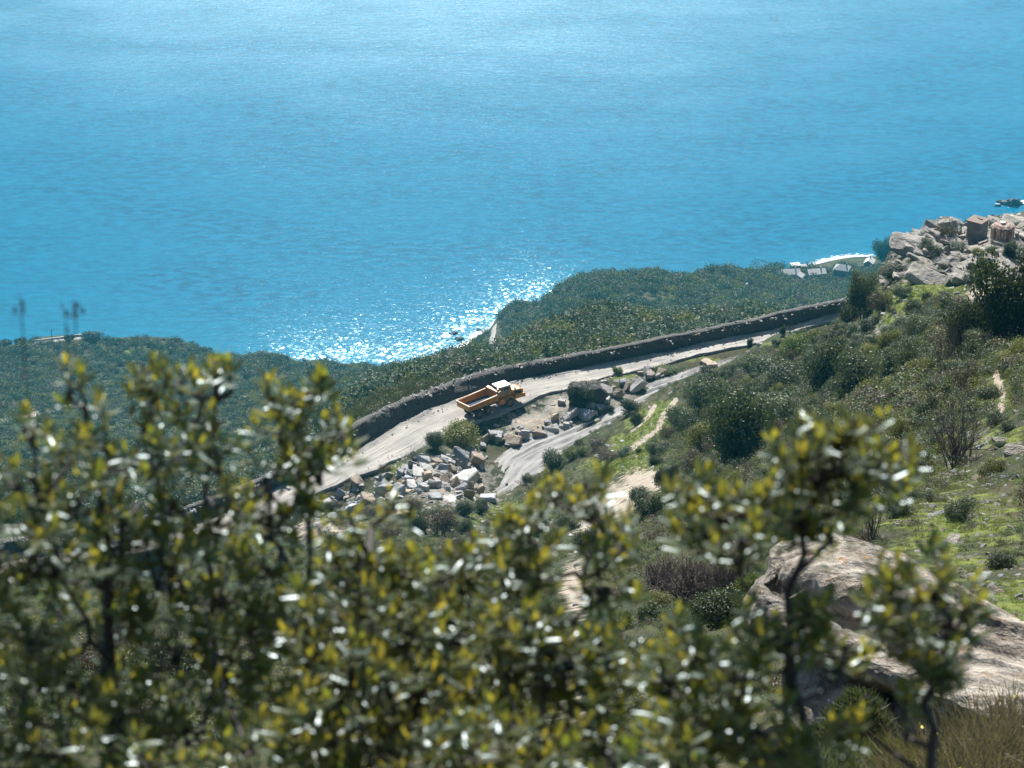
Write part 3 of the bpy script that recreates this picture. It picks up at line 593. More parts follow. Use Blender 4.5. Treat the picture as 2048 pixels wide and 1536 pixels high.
OUT = [ # slabs of the outcrop
 (1832, 476, 120, 'slab', (.25, .35), 'largest sloping slab at the seaward corner of the rocky outcrop'),
 (1815, 498, 44, 'block', (.2, .2), 'square pale block under the largest sloping slab'),
 (1803, 520, 30, 'slab', (.2, .2), 'small pale slab below the square block on the outcrop edge'),
 (1845, 500, 46, 'slab', (.3, .3), 'cracked slab in the middle of the outcrop left of the hut'),
 (1850, 540, 110, 'slab', (.35, .0), 'broad pale dome-like slab at the foot of the outcrop above the grass'),
 (1935, 545, 90, 'slab', (.4, .5), 'triangular pale slab tilting right at the foot of the outcrop'),
 (1965, 520, 70, 'slab', (.3, .5), 'long ridged slab in front of the rusty tank'),
 (1880, 515, 60, 'slab', (.3, .3), 'tilted slab below the hut to its left'),
 (2010, 535, 60, 'slab', (.3, .4), 'flat weathered slab near the right edge below the tank shadow'),
 (1820, 455, 34, 'block', (.2, .2), 'reddish rock on the outcrop rim above the largest slab'),
 (1888, 442, 50, 'slab', (.2, .6), 'leaning slab on the outcrop rim left of the hut'),
 (1907, 452, 30, 'slab', (.2, .6), 'small leaning slab directly behind the hut corner'),
 (1912, 436, 40, 'slab', (.2, .6), 'second leaning slab on the rim, above the hut'),
 (1938, 434, 48, 'long', (.2, .6), 'pointed slab on the rim behind the hut roof'),
 (1962, 440, 50, 'slab', (.2, .6), 'dark-edged slab on the rim between hut and tank'),
 (1990, 436, 50, 'slab', (.2, .6), 'tall leaning slab on the rim behind the tank'),
 (2012, 442, 56, 'slab', (.2, .6), 'grey leaning slab on the rim right of the tank top'),
 (2035, 432, 70, 'slab', (.2, .5), 'big pale slab on the rim at the right border of the view'),
 (2040, 460, 60, 'slab', (.2, .4), 'mottled slab right of the tank'),
 (1770, 560, 34, 'slab', (.1, .1), 'white rock beside the shrubs at the left foot of the outcrop'),
 (1800, 548, 40, 'slab', (.3, .1), 'grey slab left of the broad dome-like slab'),
 (1905, 560, 40, 'block', (.3, .2), 'blocky stone between the dome-like slab and the triangular slab'),
 (1990, 512, 46, 'slab', (.3, .5), 'split slab under the tank shadow'),
 (1860, 485-14, 40, 'slab', (.2, .4), 'narrow slab behind the largest sloping slab'),
 (1875, 494, 36, 'slab', (.3, .3), 'mossy slab left of the hut foot'),
 (2035, 500, 60, 'slab', (.3, .4), 'wide sloping slab at the right border below the tank'),
]
for u, v, wd, k, tl, lb in OUT: place_rock(u, v, wd*.92, k, 'rock_out', tilt=(tl[0]*.6+rng.uniform(-.08, .08), .28+rng.uniform(-.06, .12)), rz=rng.uniform(-.35, .35), label=lb, group='slabs of the rocky outcrop', cat='rock', name='rock_slab', sink=.3)
for u, v, wd, lb in ((1770, 655, 60, 'pale split stones along the grassy ridge crest'), (1742, 668, 40, 'long pale stone low on the grassy ridge'), (1720, 660, 34, 'pale boulder where the ridge meets the road'), (1660, 665, 30, 'grey boulder at the road edge under the ridge'),
                     (1640, 672, 24, 'small grey boulder by the verge below the ridge'), (2005, 1120, 60, 'pale flat stone on the green slope near the right border'), (1790, 1130, 10, 'tiny pale stone on the slope'), (1985, 1112, 30, 'slanting pale stone on the green slope'),
                     (1905, 1070, 50, 'brown half-buried rock on the green slope behind the lichen boulder'), (2035, 890, 70, 'layered pale ledge stones at the right border'), (2000, 870, 50, 'flat pale ledge stone beside the bare brown shrub'), (1890, 1160, 44, 'whitish flat stone just behind the lichen boulder')):
    place_rock(u, v, wd, 'slab', 'rock_out', label=lb, cat='rock', name='rock', sink=.35)
# ivy mound beside the road
g = ground_px(1180, 800)
def dome(name, loc, rx, ry, rzz, seed, m, sub=4, rough=.12, cuts=9):
    co, fc = cut_rock(seed, sub, cuts, (rx, ry, rzz), rough); return obj(name, mesh_np(name, co, fc, M[m], False), None, loc)
# rocks in the surf
for (u, v, wu, hm, lb) in ((2026, 408, 44, 9, 'dark wooded-looking sea rock off the point'), (1999, 404, 12, 3, 'small dark sea rock, the upper of two by the point'), (1995, 411, 12, 3, 'small dark sea rock, the lower of two by the point'),
                           (908, 667, 15, 3, 'dark rock ridge in the bright surf of the cove, upper one'), (918, 678, 22, 3, 'wet rock in the bright surf under the ridge one'), (905, 709, 18, 3, 'low wet rock by the shrubs of the cove'), (855, 722, 14, 2.5, 'dark reef at the edge of the glitter'), (958, 660, 12, 2, 'small wet rock further up the cove')):
    p = px(u, v, z=0); s = p.length and (p-cam.location).length/F*wu*.62; o = dome('sea_rock', (p.x, p.y, -.2), s, s*.7, hm*.5, u % 7, 'rock_wet', 4, .45, 22); tag(o, lb, 'rock', 'rocks in the water')

# ------------------------------------------------------------------ foliage builders
def quads_cloud(P, N, L, W, R):
    """leaf quads: centres P, normals N, long size L, width W"""
    n = len(P); t = R.randn(n, 3); t -= (t*N).sum(1)[:, None]*N; t /= np.linalg.norm(t, axis=1)[:, None]+1e-9; s = np.cross(N, t)
    a = t*(L/2)[:, None]; b_ = s*(W/2)[:, None]
    V = np.stack([P-a, P+b_, P+a, P-b_], 1).reshape(-1, 3); return V, np.arange(4*n).reshape(-1, 4)
def crown_pts(R, n, rx, rz, lobes, zc, fill=.45, droop=1):
    """points through an uneven crown made of several lobes; half dome when zc is low"""
    c = np.c_[R.uniform(-.55, .55, (lobes, 2))*rx, R.uniform(-.35, .55, lobes)*rz+zc]; r = R.uniform(.35, .62, lobes)
    c[0] = (0, 0, zc); r[0] = .72; k = R.choice(lobes, n, p=r**2/np.sum(r**2))
    d = R.randn(n, 3); d /= np.linalg.norm(d, axis=1)[:, None]; rr = (1-fill*R.rand(n)**1.5)*R.uniform(.86, 1.12, n)
    clump = 1+.38*np.sin(d[:, 0]*7+k*2)*np.sin(d[:, 1]*6+k)*np.cos(d[:, 2]*5+k*3)
    P = c[k]+d*(rr*clump*r[k])[:, None]*np.array([rx, rx, rz]); N = d+R.randn(n, 3)*.55; N /= np.linalg.norm(N, axis=1)[:, None]
    m = P[:, 2] > -.02*rz; return P[m], N[m]
def tube_net(segs):
    """segs: list of (p0, p1, r0, r1) -> 4 sided tubes"""
    V = []; Q = []
    for p0, p1, r0, r1 in segs:
        p0 = np.asarray(p0, float); p1 = np.asarray(p1, float); d = p1-p0; d /= np.linalg.norm(d)+1e-9
        a = np.cross(d, (0, 0, 1.) if abs(d[2]) < .9 else (1., 0, 0)); a /= np.linalg.norm(a); b_ = np.cross(d, a); k = len(V)
        for p, r in ((p0, r0), (p1, r1)):
            for s_ in ((1, 0), (0, 1), (-1, 0), (0, -1)): V.append(p+r*(a*s_[0]+b_*s_[1]))
        for i in range(4): Q.append((k+i, k+(i+1) % 4, k+4+(i+1) % 4, k+4+i))
    return np.array(V), np.array(Q)
def branches(R, rx, h, n=9, lean=.5, depth=2, r0=.05):
    segs = []
    def grow(p, d, L, r, lv):
        q = p+d*L; segs.append((p, q, r, r*.62))
        if lv <= 0: return
        for _ in range(R.randint(2, 4)):
            nd = d+R.randn(3)*.5+[0, 0, .15]; nd /= np.linalg.norm(nd); grow(q, nd, L*R.uniform(.5, .8), r*.6, lv-1)
    for i in range(n):
        an = R.uniform(0, 6.28); d = np.array([math.cos(an)*lean*R.uniform(.3, 1.2), math.sin(an)*lean*R.uniform(.3, 1.2), 1]); d /= np.linalg.norm(d)
        grow(np.array([R.uniform(-.1, .1)*rx, R.uniform(-.1, .1)*rx, -.25]), d, h*R.uniform(.3, .5), r0, depth)
    return tube_net(segs)
PRO = {}
def proto(kind, seed):
    """unit shrub, radius 1, height about 1.6: (crown mesh, stem mesh)"""
    k = (kind, seed)
    if k in PRO: return PRO[k]
    R = np.random.RandomState(seed*13+len(kind)); mats = {'dense': 'leaf_mid', 'dark': 'leaf_dark', 'green': 'leaf_green', 'yellow': 'leaf_yellow', 'brown': 'leaf_brown', 'heath': 'leaf_heath'}
    if kind == 'bare':
        V, Q = branches(R, 1, 1.5, 16, .75, 4, .018); cr = mesh_np('crown', V, Q, M['twig'])
        V, Q = branches(R, 1, 1.2, 7, .6, 1, .035); PRO[k] = (cr, mesh_np('stem', V, Q, M['twig'])); return PRO[k]
    if kind == 'thicket':
        V, Q = branches(R, 1, 1.2, 75, .6, 3, .014); cr = mesh_np('crown', V, Q, M['twig_purple'])
        V, Q = branches(R, 1, .9, 9, .4, 1, .025); PRO[k] = (cr, mesh_np('stem', V, Q, M['twig_purple'])); return PRO[k]
    n = {'brown': 3200}.get(kind, 8500); P, N = crown_pts(R, n, 1.0, .85, 11, .78, .6)
    L = R.uniform(.05, .115, len(P)); V, Q = quads_cloud(P, N, L, L*.55, R); tint = np.repeat(np.clip(R.rand(len(P))*.8+.2*(P[:, 2] > .9), 0, 1), 4)
    cr = mesh_np('crown', V, Q, M[mats[kind]], False, {'tint': tint}); V, Q = branches(R, 1, 1.5, 10, .55, 2, .03)
    PRO[k] = (cr, mesh_np('stem', V, Q, M['twig'])); return PRO[k]
def shrub(u, v, wpx, hpx, kind, label, group=None, name='shrub', cat='shrub', seed=None, g=None, y=None):
    """shrub whose foot stands at photo point (u,v)"""
    g = g or ground_px(u, v)
    if g is None: return
    s = (g-cam.location).length/F; cr, st = proto(kind, seed or rng.randint(1, 4)); o = empty(name, g-Vector((0, 0, .1)), rng.uniform(0, 6.28))
    tag(o, label, cat, group); w_ = wpx*s*.5/.98; h_ = hpx*s/.92/1.5; k_ = 1.18 if u > 1340 and v > 640 else 1.0; w_ *= k_; h_ *= k_
    o.scale = (w_, w_, h_); obj('crown', cr, o); obj('stem', st, o); return o
SHR = [ # foot u, v, width, height, kind, label
 (916, 898, 96, 54, 'yellow', 'round yellow-green bush at the roadside just below the dump truck'),
 (872, 898, 44, 36, 'dense', 'grey-green bush joined to the left of the yellow-green roadside bush'),
 (826, 925, 32, 36, 'bare', 'small twiggy bush at the road edge above the boulder heap'),
 (1128, 722, 62, 34, 'brown', 'dark brown bush on the seaward side of the earth bank'),
 (1108, 724, 36, 22, 'dark', 'low dark bush left of the dark brown one behind the earth bank'),
 (1152, 718, 30, 26, 'dark', 'small dark bush right of the dark brown one behind the earth bank'),
 (1766, 528, 44, 48, 'dark', 'dark shrub standing against the sea at the left foot of the outcrop', ),
 (1724, 640, 70, 100, 'dense', 'tall grey-green shrub where the earth bank disappears behind the ridge'),
 (1762, 625, 62, 56, 'brown', 'brownish shrub right of the tall grey-green one on the ridge'),
 (1702, 652, 40, 36, 'dark', 'dark low shrub at the ridge foot under the tall grey-green one'),
 (1785, 560, 60, 28, 'dark', 'low dark scrub below the shrub that stands against the sea'),
 (1412, 842, 90, 84, 'dense', 'large round grey-green shrub with a dark base above the sandy clearing'),
 (1372, 870, 62, 50, 'dense', 'silvery low shrub left of the large round grey-green one'),
 (1480, 940, 120, 130, 'dark', 'big dark shrub with bare stems showing under its crown'),
 (1412, 915, 70, 62, 'yellow', 'yellowish shrub at the left foot of the big dark one'),
 (1555, 880, 110, 90, 'dense', 'spreading grey shrub right of the big dark shrub'),
 (1530, 760, 74, 44, 'dense', 'low round shrub beside the tan rock on the slope'),
 (1600, 725, 70, 44, 'green', 'green bush near the road verge under the ridge'),
 (1570, 790, 90, 60, 'dense', 'pale grey-green shrub in the middle of the scrub slope'),
 (1655, 800, 84, 100, 'dark', 'tall dark shrub in the middle of the scrub slope'),
 (1720, 815, 110, 110, 'dense', 'broad grey-green shrub left of the twiggy brown one'),
 (1790, 790, 70, 90, 'dense', 'bluish-green shrub behind the twiggy brown one'),
 (1885, 760, 80, 128, 'bare', 'tall twiggy brown shrub with few leaves before the dark group'),
 (1930, 720, 90, 90, 'dark', 'dark rounded shrub between the twiggy brown one and the right border'),
 (2010, 700, 130, 150, 'dark', 'largest dark bush at the right border'),
 (1965, 700, 80, 96, 'dense', 'silvery-leaved shrub on the left flank of the largest dark bush'),
 (1845, 700, 70, 60, 'dense', 'grey-green shrub at the foot of the grassy terrace'),
 (1640, 885, 90, 60, 'dark', 'dark shrub low on the scrub slope behind the near leaves'),
 (1915, 930, 150, 140, 'bare', 'large leafless brown shrub on the slope above the lichen boulder'),
 (1745, 1075, 56, 130, 'bare', 'group of thin bare saplings just behind the lichen boulder'),
 (1106, 942, 58, 36, 'dark', 'dark green bush on the bank under the muddy track'),
 (1065, 990, 60, 40, 'bare', 'dry twiggy brush at the lower edge of the muddy track'),
 (1330, 975, 54, 46, 'dark', 'dark green bush on the right edge of the sandy clearing'),
 (930, 1030, 46, 32, 'dense', 'small round green bush right under the boulder heap'),
 (962, 1028, 36, 30, 'dense', 'second small round bush under the boulder heap, nearer the grass'),
 (880, 1070, 80, 60, 'brown', 'grey-brown dry bush below the boulder heap'),
 (1260, 828, 44, 30, 'dark', 'dark bush at the upper left of the green strip'),
 (1272, 850, 30, 26, 'dark', 'small dark bush inside the green strip'),
 (1222, 822, 16, 12, 'dark', 'tiny dark bush on the lower edge of the track'),
 (1196, 893, 50, 20, 'brown', 'brownish scrub between the track and the green strip'),
 (1150, 915, 50, 22, 'green', 'green scrub along the lower edge of the track'),
 (1328, 905, 40, 18, 'dark', 'dark cushion plant under the green strip'),
 (1278, 908, 14, 12, 'dark', 'tiny round dark bush at the end of the green strip'),
 (1220, 925, 50, 26, 'brown', 'dry brown tuft above the sandy clearing'),
 (1385, 1205, 190, 120, 'thicket', 'bare purple-brown thicket left of the lichen boulder'),
 (1320, 1180, 140, 110, 'thicket', 'left part of the bare purple thicket beside the pebbly path'),
 (1455, 1195, 130, 115, 'thicket', 'bare purple thicket touching the lichen boulder'),
 (1492, 1190, 46, 40, 'green', 'fresh green leafy plant at the foot of the lichen boulder'),
 (1245, 1260, 54, 42, 'green', 'fresh green plant between the near shrubs at the path'),
 (1400, 1235, 40, 30, 'green', 'small fresh green plant in front of the purple thicket'),
 (1835, 620, 30, 18, 'dark', 'small dark bush in the bright green terrace, left one'),
 (1852, 606, 26, 20, 'dark', 'small dark bush in the bright green terrace, right one'),
 (1888, 538, 26, 16, 'brown', 'brown bush between the big slabs at the outcrop foot'),
 (1915, 505, 44, 20, 'dark', 'dark bush in front of the hut'),
 (1860, 515, 46, 20, 'dark', 'dark bush in the middle of the outcrop'),
 (1985, 505, 30, 16, 'dense', 'grey bush under the rusty tank'),
 (1945, 565, 40, 16, 'dark', 'dark bush under the triangular slab'),
 (2030, 520, 60, 26, 'dark', 'dark bush at the right border of the outcrop'),
 (1500, 692, 12, 14, 'dark', 'first small dark bush on the road verge, left of the pair'),
 (1565, 672, 12, 18, 'dark', 'second small dark bush on the road verge'),
 (1580, 668, 14, 24, 'bare', 'thin dry bush on the road verge under the bank shadow'),
 (1235, 748, 22, 14, 'green', 'green tuft beside the ivy-covered mound'),
 (1330, 742, 50, 12, 'green', 'green tufts on the verge above the puddle'),
]
for row in SHR: shrub(*row)
# ivy-covered mound between road and track
gm_ = ground_px(1178, 806); mo = empty('ivy_mound', gm_-Vector((0, 0, .3))); tag(mo, 'rock mound overgrown with dark ivy between the road and the rock chain', 'rock mound')
sM = (gm_-cam.location).length/F
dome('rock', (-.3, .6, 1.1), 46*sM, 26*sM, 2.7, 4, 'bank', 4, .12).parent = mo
R_ = np.random.RandomState(4); P, N = crown_pts(R_, 5200, 30*sM, 2.2, 8, 1.6, .25); P[:, 0] -= 1.2; P[:, 1] -= .6; L = R_.uniform(.12, .24, len(P)); V, Q = quads_cloud(P, N, L, L*.7, R_)
obj('ivy', mesh_np('ivy', V, Q, M['leaf_dark'], False, {'tint': np.repeat(R_.rand(len(P)), 4)}), mo)

# ------------------------------------------------------------------ scattered ground cover (one object per kind)
def hidden_coll(name, meshes):
    c_ = bpy.data.collections.new(name)
    for i, me in enumerate(meshes): c_.objects.link(bpy.data.objects.new('%s_%02d' % (name, i), me))
    return c_
def scatter(name, P, sc, coll, label, seed=0, tilt=.1, flat=1.0, cat=None):
    n = len(P); R = np.random.RandomState(seed); me = bpy.data.meshes.new(name); me.vertices.add(n); me.vertices.foreach_set('co', np.asarray(P, np.float32).ravel())
    a = me.attributes.new('rot', 'FLOAT_VECTOR', 'POINT'); a.data.foreach_set('vector', np.c_[R.uniform(-tilt, tilt, (n, 2)), R.uniform(0, 6.28, n)].astype(np.float32).ravel())
    a = me.attributes.new('scl', 'FLOAT_VECTOR', 'POINT'); s3 = np.c_[sc, sc, sc*flat*R.uniform(.8, 1.25, n)]; a.data.foreach_set('vector', s3.astype(np.float32).ravel())
    a = me.attributes.new('idx', 'INT', 'POINT'); a.data.foreach_set('value', R.randint(0, len(coll.objects), n).astype(np.int32))
    ng = bpy.data.node_groups.new(name, 'GeometryNodeTree'); ng.interface.new_socket('Geometry', in_out='INPUT', socket_type='NodeSocketGeometry'); ng.interface.new_socket('Geometry', in_out='OUTPUT', socket_type='NodeSocketGeometry')
    N_ = ng.nodes; gi = N_.new('NodeGroupInput'); go = N_.new('NodeGroupOutput'); ip = N_.new('GeometryNodeInstanceOnPoints'); ci = N_.new('GeometryNodeCollectionInfo')
    ci.inputs['Collection'].default_value = coll; ci.inputs['Separate Children'].default_value = True; ci.inputs['Reset Children'].default_value = True; ip.inputs['Pick Instance'].default_value = True
    def na(nm, ty): q = N_.new('GeometryNodeInputNamedAttribute'); q.data_type = ty; q.inputs['Name'].default_value = nm; return [o for o in q.outputs if o.enabled][0]
    e2r = N_.new('FunctionNodeEulerToRotation'); ng.links.new(na('rot', 'FLOAT_VECTOR'), e2r.inputs[0]); ng.links.new(e2r.outputs[0], ip.inputs['Rotation'])
    ng.links.new(na('scl', 'FLOAT_VECTOR'), ip.inputs['Scale']); ng.links.new(na('idx', 'INT'), ip.inputs['Instance Index'])
    ng.links.new(gi.outputs[0], ip.inputs['Points']); ng.links.new(ci.outputs[0], ip.inputs['Instance']); ng.links.new(ip.outputs[0], go.inputs[0])
    o = obj(name, me); md = o.modifiers.new('scatter', 'NODES'); md.node_group = ng; tag(o, label, cat, kind='stuff'); return o
RS = np.random.RandomState(11)
def rib_dist(x, y, R):
    best = np.full(x.shape, 1e9)
    for r in R[::5]: best = np.minimum(best, np.hypot(x-(r[0]+r[3])/2, y-(r[1]+r[4])/2)-math.hypot(r[0]-r[3], r[1]-r[4])/2)
    return best
def spread(n, y0, y1, power=1.0, amax=.235):
    """n random world points in the view wedge; density falls with distance as y**-power"""
    t = RS.rand(n); k = 2-power; y = (y0**k+t*(y1**k-y0**k))**(1/k) if abs(k) > 1e-6 else y0*(y1/y0)**t
    x = RS.uniform(-amax, amax, n)*y; z = z_at(x, y); return x, y, z
NOBUSH = [(1600, 557, 48, 5), (1683, 553, 18, 7), (1740, 534, 14, 6), (1715, 522, 40, 5), (2040, 412, 34, 20), (1668, 600, 0.1, .1), (150, 676, 70, 7), (990, 690, 12, 34), (905, 700, 20, 14)]
def keep(u, v, L):
    m = np.ones(u.shape, bool)
    for bu, bv, ru, rv in L: m &= (((u-bu)/ru)**2+((v-bv)/rv)**2) > 1
    return m
def far_shrub(seed, mat_='leaf_far', n=420, lf=.16):
    R = np.random.RandomState(seed); P, N = crown_pts(R, n, 1, .75, 8, .55, .3); L = R.uniform(.6, 1.3, len(P))*lf; V, Q = quads_cloud(P, N, L, L*.7, R)
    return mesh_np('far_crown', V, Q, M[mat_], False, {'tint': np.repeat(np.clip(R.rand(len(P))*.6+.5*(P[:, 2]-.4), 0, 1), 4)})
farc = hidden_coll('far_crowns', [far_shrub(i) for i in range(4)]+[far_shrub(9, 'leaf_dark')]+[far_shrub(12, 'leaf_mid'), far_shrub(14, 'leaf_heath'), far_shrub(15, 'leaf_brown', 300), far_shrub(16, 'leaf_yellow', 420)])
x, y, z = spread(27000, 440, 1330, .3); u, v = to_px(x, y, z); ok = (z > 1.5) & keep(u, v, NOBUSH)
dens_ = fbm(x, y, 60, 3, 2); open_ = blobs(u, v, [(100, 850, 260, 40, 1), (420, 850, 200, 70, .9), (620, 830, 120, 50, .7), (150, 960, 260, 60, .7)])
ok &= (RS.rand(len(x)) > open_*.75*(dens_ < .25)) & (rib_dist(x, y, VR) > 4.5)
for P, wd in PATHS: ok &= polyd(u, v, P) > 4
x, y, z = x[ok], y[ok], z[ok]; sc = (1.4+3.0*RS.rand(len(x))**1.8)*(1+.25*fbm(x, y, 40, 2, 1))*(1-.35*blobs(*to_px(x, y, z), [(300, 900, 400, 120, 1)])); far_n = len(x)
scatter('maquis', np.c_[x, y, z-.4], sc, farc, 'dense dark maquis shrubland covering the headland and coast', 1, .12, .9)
# heath with upright stalks just beyond the bank
def tuft(seed, mat_, n=40, h=1., spread_=.35, wd=.035, lean=.35):
    R = np.random.RandomState(seed); b_ = np.c_[R.uniform(-spread_, spread_, (n, 2)), np.zeros(n)]; d = np.c_[R.randn(n, 2)*lean, np.ones(n)]; d /= np.linalg.norm(d, axis=1)[:, None]; L = R.uniform(.5, 1., n)*h
    s = np.cross(d, R.randn(n, 3)); s /= np.linalg.norm(s, axis=1)[:, None]; s *= wd
    V = np.stack([b_-s, b_+s, b_+d*L[:, None]+s*.4, b_+d*L[:, None]-s*.4], 1).reshape(-1, 3)
    return mesh_np('tuft', V, np.arange(4*n).reshape(-1, 4), M[mat_], False, {'tint': np.repeat(R.rand(n), 4)})
heath = hidden_coll('heath_tufts', [tuft(i, 'leaf_heath', 60, 1.0, .5, .05) for i in range(3)]+[far_shrub(21, 'leaf_heath', 160, .2), tuft(5, 'leaf_brown', 50, 1.1, .4, .04)])
x, y, z = spread(26000, 345, 560, 1.0, .2); dr = rib_dist(x, y, RD); side = x*0
u, v = to_px(x, y, z); cu = np.interp(u, [p[0] for p in CREST], [p[1] for p in CREST]); ok = (v < cu+30) & (dr > 6) & (fbm(x, y, 12, 3)+RS.rand(len(x)) > .15)
scatter('heath', np.c_[x, y, z-.1][ok], RS.uniform(.5, 1.3, ok.sum()), heath, 'brown-green heath of upright stalks on the slope below the earth bank', 2, .15, 1.1)
# hillside undergrowth, grass, stones
def bushlet(seed, mat_, n=130, lf=.22):
    R = np.random.RandomState(seed); P, N = crown_pts(R, n, 1, .8, 6, .5, .4); L = R.uniform(.6, 1.3, len(P))*lf; V, Q = quads_cloud(P, N, L, L*.55, R)
    return mesh_np('bushlet', V, Q, M[mat_], False, {'tint': np.repeat(R.rand(len(P)), 4)})
und = hidden_coll('undergrowth_parts', [bushlet(1, 'leaf_mid', 420, .13), bushlet(2, 'leaf_dark', 420, .13), bushlet(3, 'leaf_green', 300, .14), bushlet(4, 'leaf_brown', 260, .14), bushlet(5, 'leaf_mid', 420, .12), bushlet(6, 'leaf_heath', 340, .13), bushlet(7, 'leaf_yellow', 300, .13)])
x, y, z = spread(150000, 20, 332, 1.2); u, v = to_px(x, y, z); g_, s_, r_ = masks(x, y, z)
scr = blobs(u, v, [(1560, 780, 150, 90, 1), (1750, 790, 200, 120, 1), (1950, 700, 150, 60, 1), (1480, 880, 130, 80, 1), (1420, 800, 60, 50, .8), (1640, 940, 200, 90, .9)])
pr = .24+.7*scr-.5*np.clip(g_, 0, 1)*(1-scr)-.9*s_-.45*r_; pr = np.where(y < 60, pr*.7, pr); ok = (RS.rand(len(x)) < pr+.25*fbm(x, y, 9, 3, 2)) & (rib_dist(x, y, RD) > .8) & (rib_dist(x, y, TK) > .8) & keep(u, v, [(1990, 436, 80, 20), (1390, 1150, 110, 60), (900, 960, 130, 70), (1200, 800, 80, 30), (1975, 592, 50, 24)])
x, y, z, sc0 = x[ok], y[ok], z[ok], scr[ok]; sc = RS.uniform(.18, .55, len(x))*(1+1.6*sc0*RS.rand(len(x)))*np.clip(y/110, .45, 1.25)
scatter('undergrowth', np.c_[x, y, z-.05], sc, und, 'mixed low scrub and herbs covering the slope', 3, .2, .8)
sk = hidden_coll('scrub_parts', [proto('dense', 2)[0], proto('dark', 3)[0], proto('dense', 5)[0], proto('brown', 1)[0], proto('dark', 6)[0], proto('yellow', 2)[0]])
x, y, z = spread(14000, 45, 320, 1.0); u, v = to_px(x, y, z); g_, s_, r_ = masks(x, y, z); scr = blobs(u, v, [(1600, 760, 140, 60, 1), (1750, 790, 190, 90, 1), (1950, 700, 140, 50, 1), (1500, 860, 100, 70, 1), (1640, 930, 170, 60, .8), (1550, 820, 130, 80, 1), (1700, 860, 120, 60, 1), (1880, 640, 80, 20, .5), (1620, 700, 60, 12, .8), (1150, 900, 80, 14, .4), (1480, 760, 50, 24, .8)])
ok = (RS.rand(len(x)) < .75*scr**1.2+.02) & (rib_dist(x, y, RD) > 2) & (rib_dist(x, y, TK) > 1.5) & (s_ < .4) & keep(u, v, [(1390, 1150, 130, 75), (900, 960, 130, 70), (1200, 800, 80, 30), (1940, 590, 90, 40), (1990, 436, 80, 24)])
x, y, z = x[ok], y[ok], z[ok]; scatter('scrub', np.c_[x, y, z-.1], RS.uniform(.55, 1.5, len(x))*np.clip(y/190, .5, 1), sk, 'thick grey-green scrub of waist-high bushes on the right-hand slope', 8, .15, 1.0)
gr = hidden_coll('grass_tufts', [tuft(i, 'grass', 26, 1.0, .5, .035, .5) for i in range(3)]+[tuft(7, 'leaf_yellow', 22, 1.0, .5, .03, .6)])
x, y, z = spread(150000, 14, 332, 1.2); g_, s_, r_ = masks(x, y, z); ok = (RS.rand(len(x)) < .12+1.0*g_-.5*s_-.3*r_) & (rib_dist(x, y, RD) > .3) & (rib_dist(x, y, TK) > .3)
x, y, z = x[ok], y[ok], z[ok]; scatter('grass', np.c_[x, y, z-.02], RS.uniform(.12, .34, len(x))*np.clip(y/140, .35, 1.2), gr, 'bright green grass on the terraces and along the path', 4, .3)
st = hidden_coll('stones', [rock_mesh(s, k, m) for s, k, m in ((1, 'slab', 'rock_pale'), (2, 'block', 'rock_grey'), (3, 'flat', 'rock_pale'), (4, 'slab', 'rock_tan'), (5, 'slab', 'rock_out'), (6, 'flat', 'rock_out'))])
x, y, z = spread(150000, 14, 345, 1.0); u, v = to_px(x, y, z); g_, s_, r_ = masks(x, y, z); rk = blobs(u, v, [(1760, 650, 70, 20, 1), (1900, 620, 100, 40, .25), (1980, 900, 70, 80, .5), (1930, 1130, 160, 90, .5), (1950, 960, 110, 80, .4), (1900, 500, 150, 70, .75), (1650, 690, 60, 14, .8), (1210, 905, 60, 20, .25), (1180, 800, 110, 34, .5), (900, 960, 110, 55, .8), (1040, 1040, 90, 40, .3), (660, 1060, 60, 50, .4), (1500, 700, 70, 10, .2), (1280, 750, 60, 10, .5), (1060, 870, 60, 16, .5)])
ok = (RS.rand(len(x)) < .006+rk*.75) & (rib_dist(x, y, RD) > .3) & (rib_dist(x, y, TK) > 0)
x, y, z, rk = x[ok], y[ok], z[ok], rk[ok]; scatter('rubble', np.c_[x, y, z], (RS.rand(len(x))**2*.55+.1)*np.clip(y/200, .25, 1), st, 'scattered pale stones and broken rock on the slope', 5, .5, .8)
x, y, z = spread(16000, 290, 420, 1, .17); dr = rib_dist(x, y, RD); tr = rib_dist(x, y, TK); ok = ((dr < 1) & (dr > -1.6) & (RS.rand(len(x)) < .7)) | ((tr < .4) & (tr > -1.5) & (RS.rand(len(x)) < .5)) | ((tr < 0) & (RS.rand(len(x)) < .05))
scatter('gravel', np.c_[x, y, z+.32][ok], RS.uniform(.04, .16, ok.sum()), st, 'loose gravel along the edges of road and track', 6, .5)
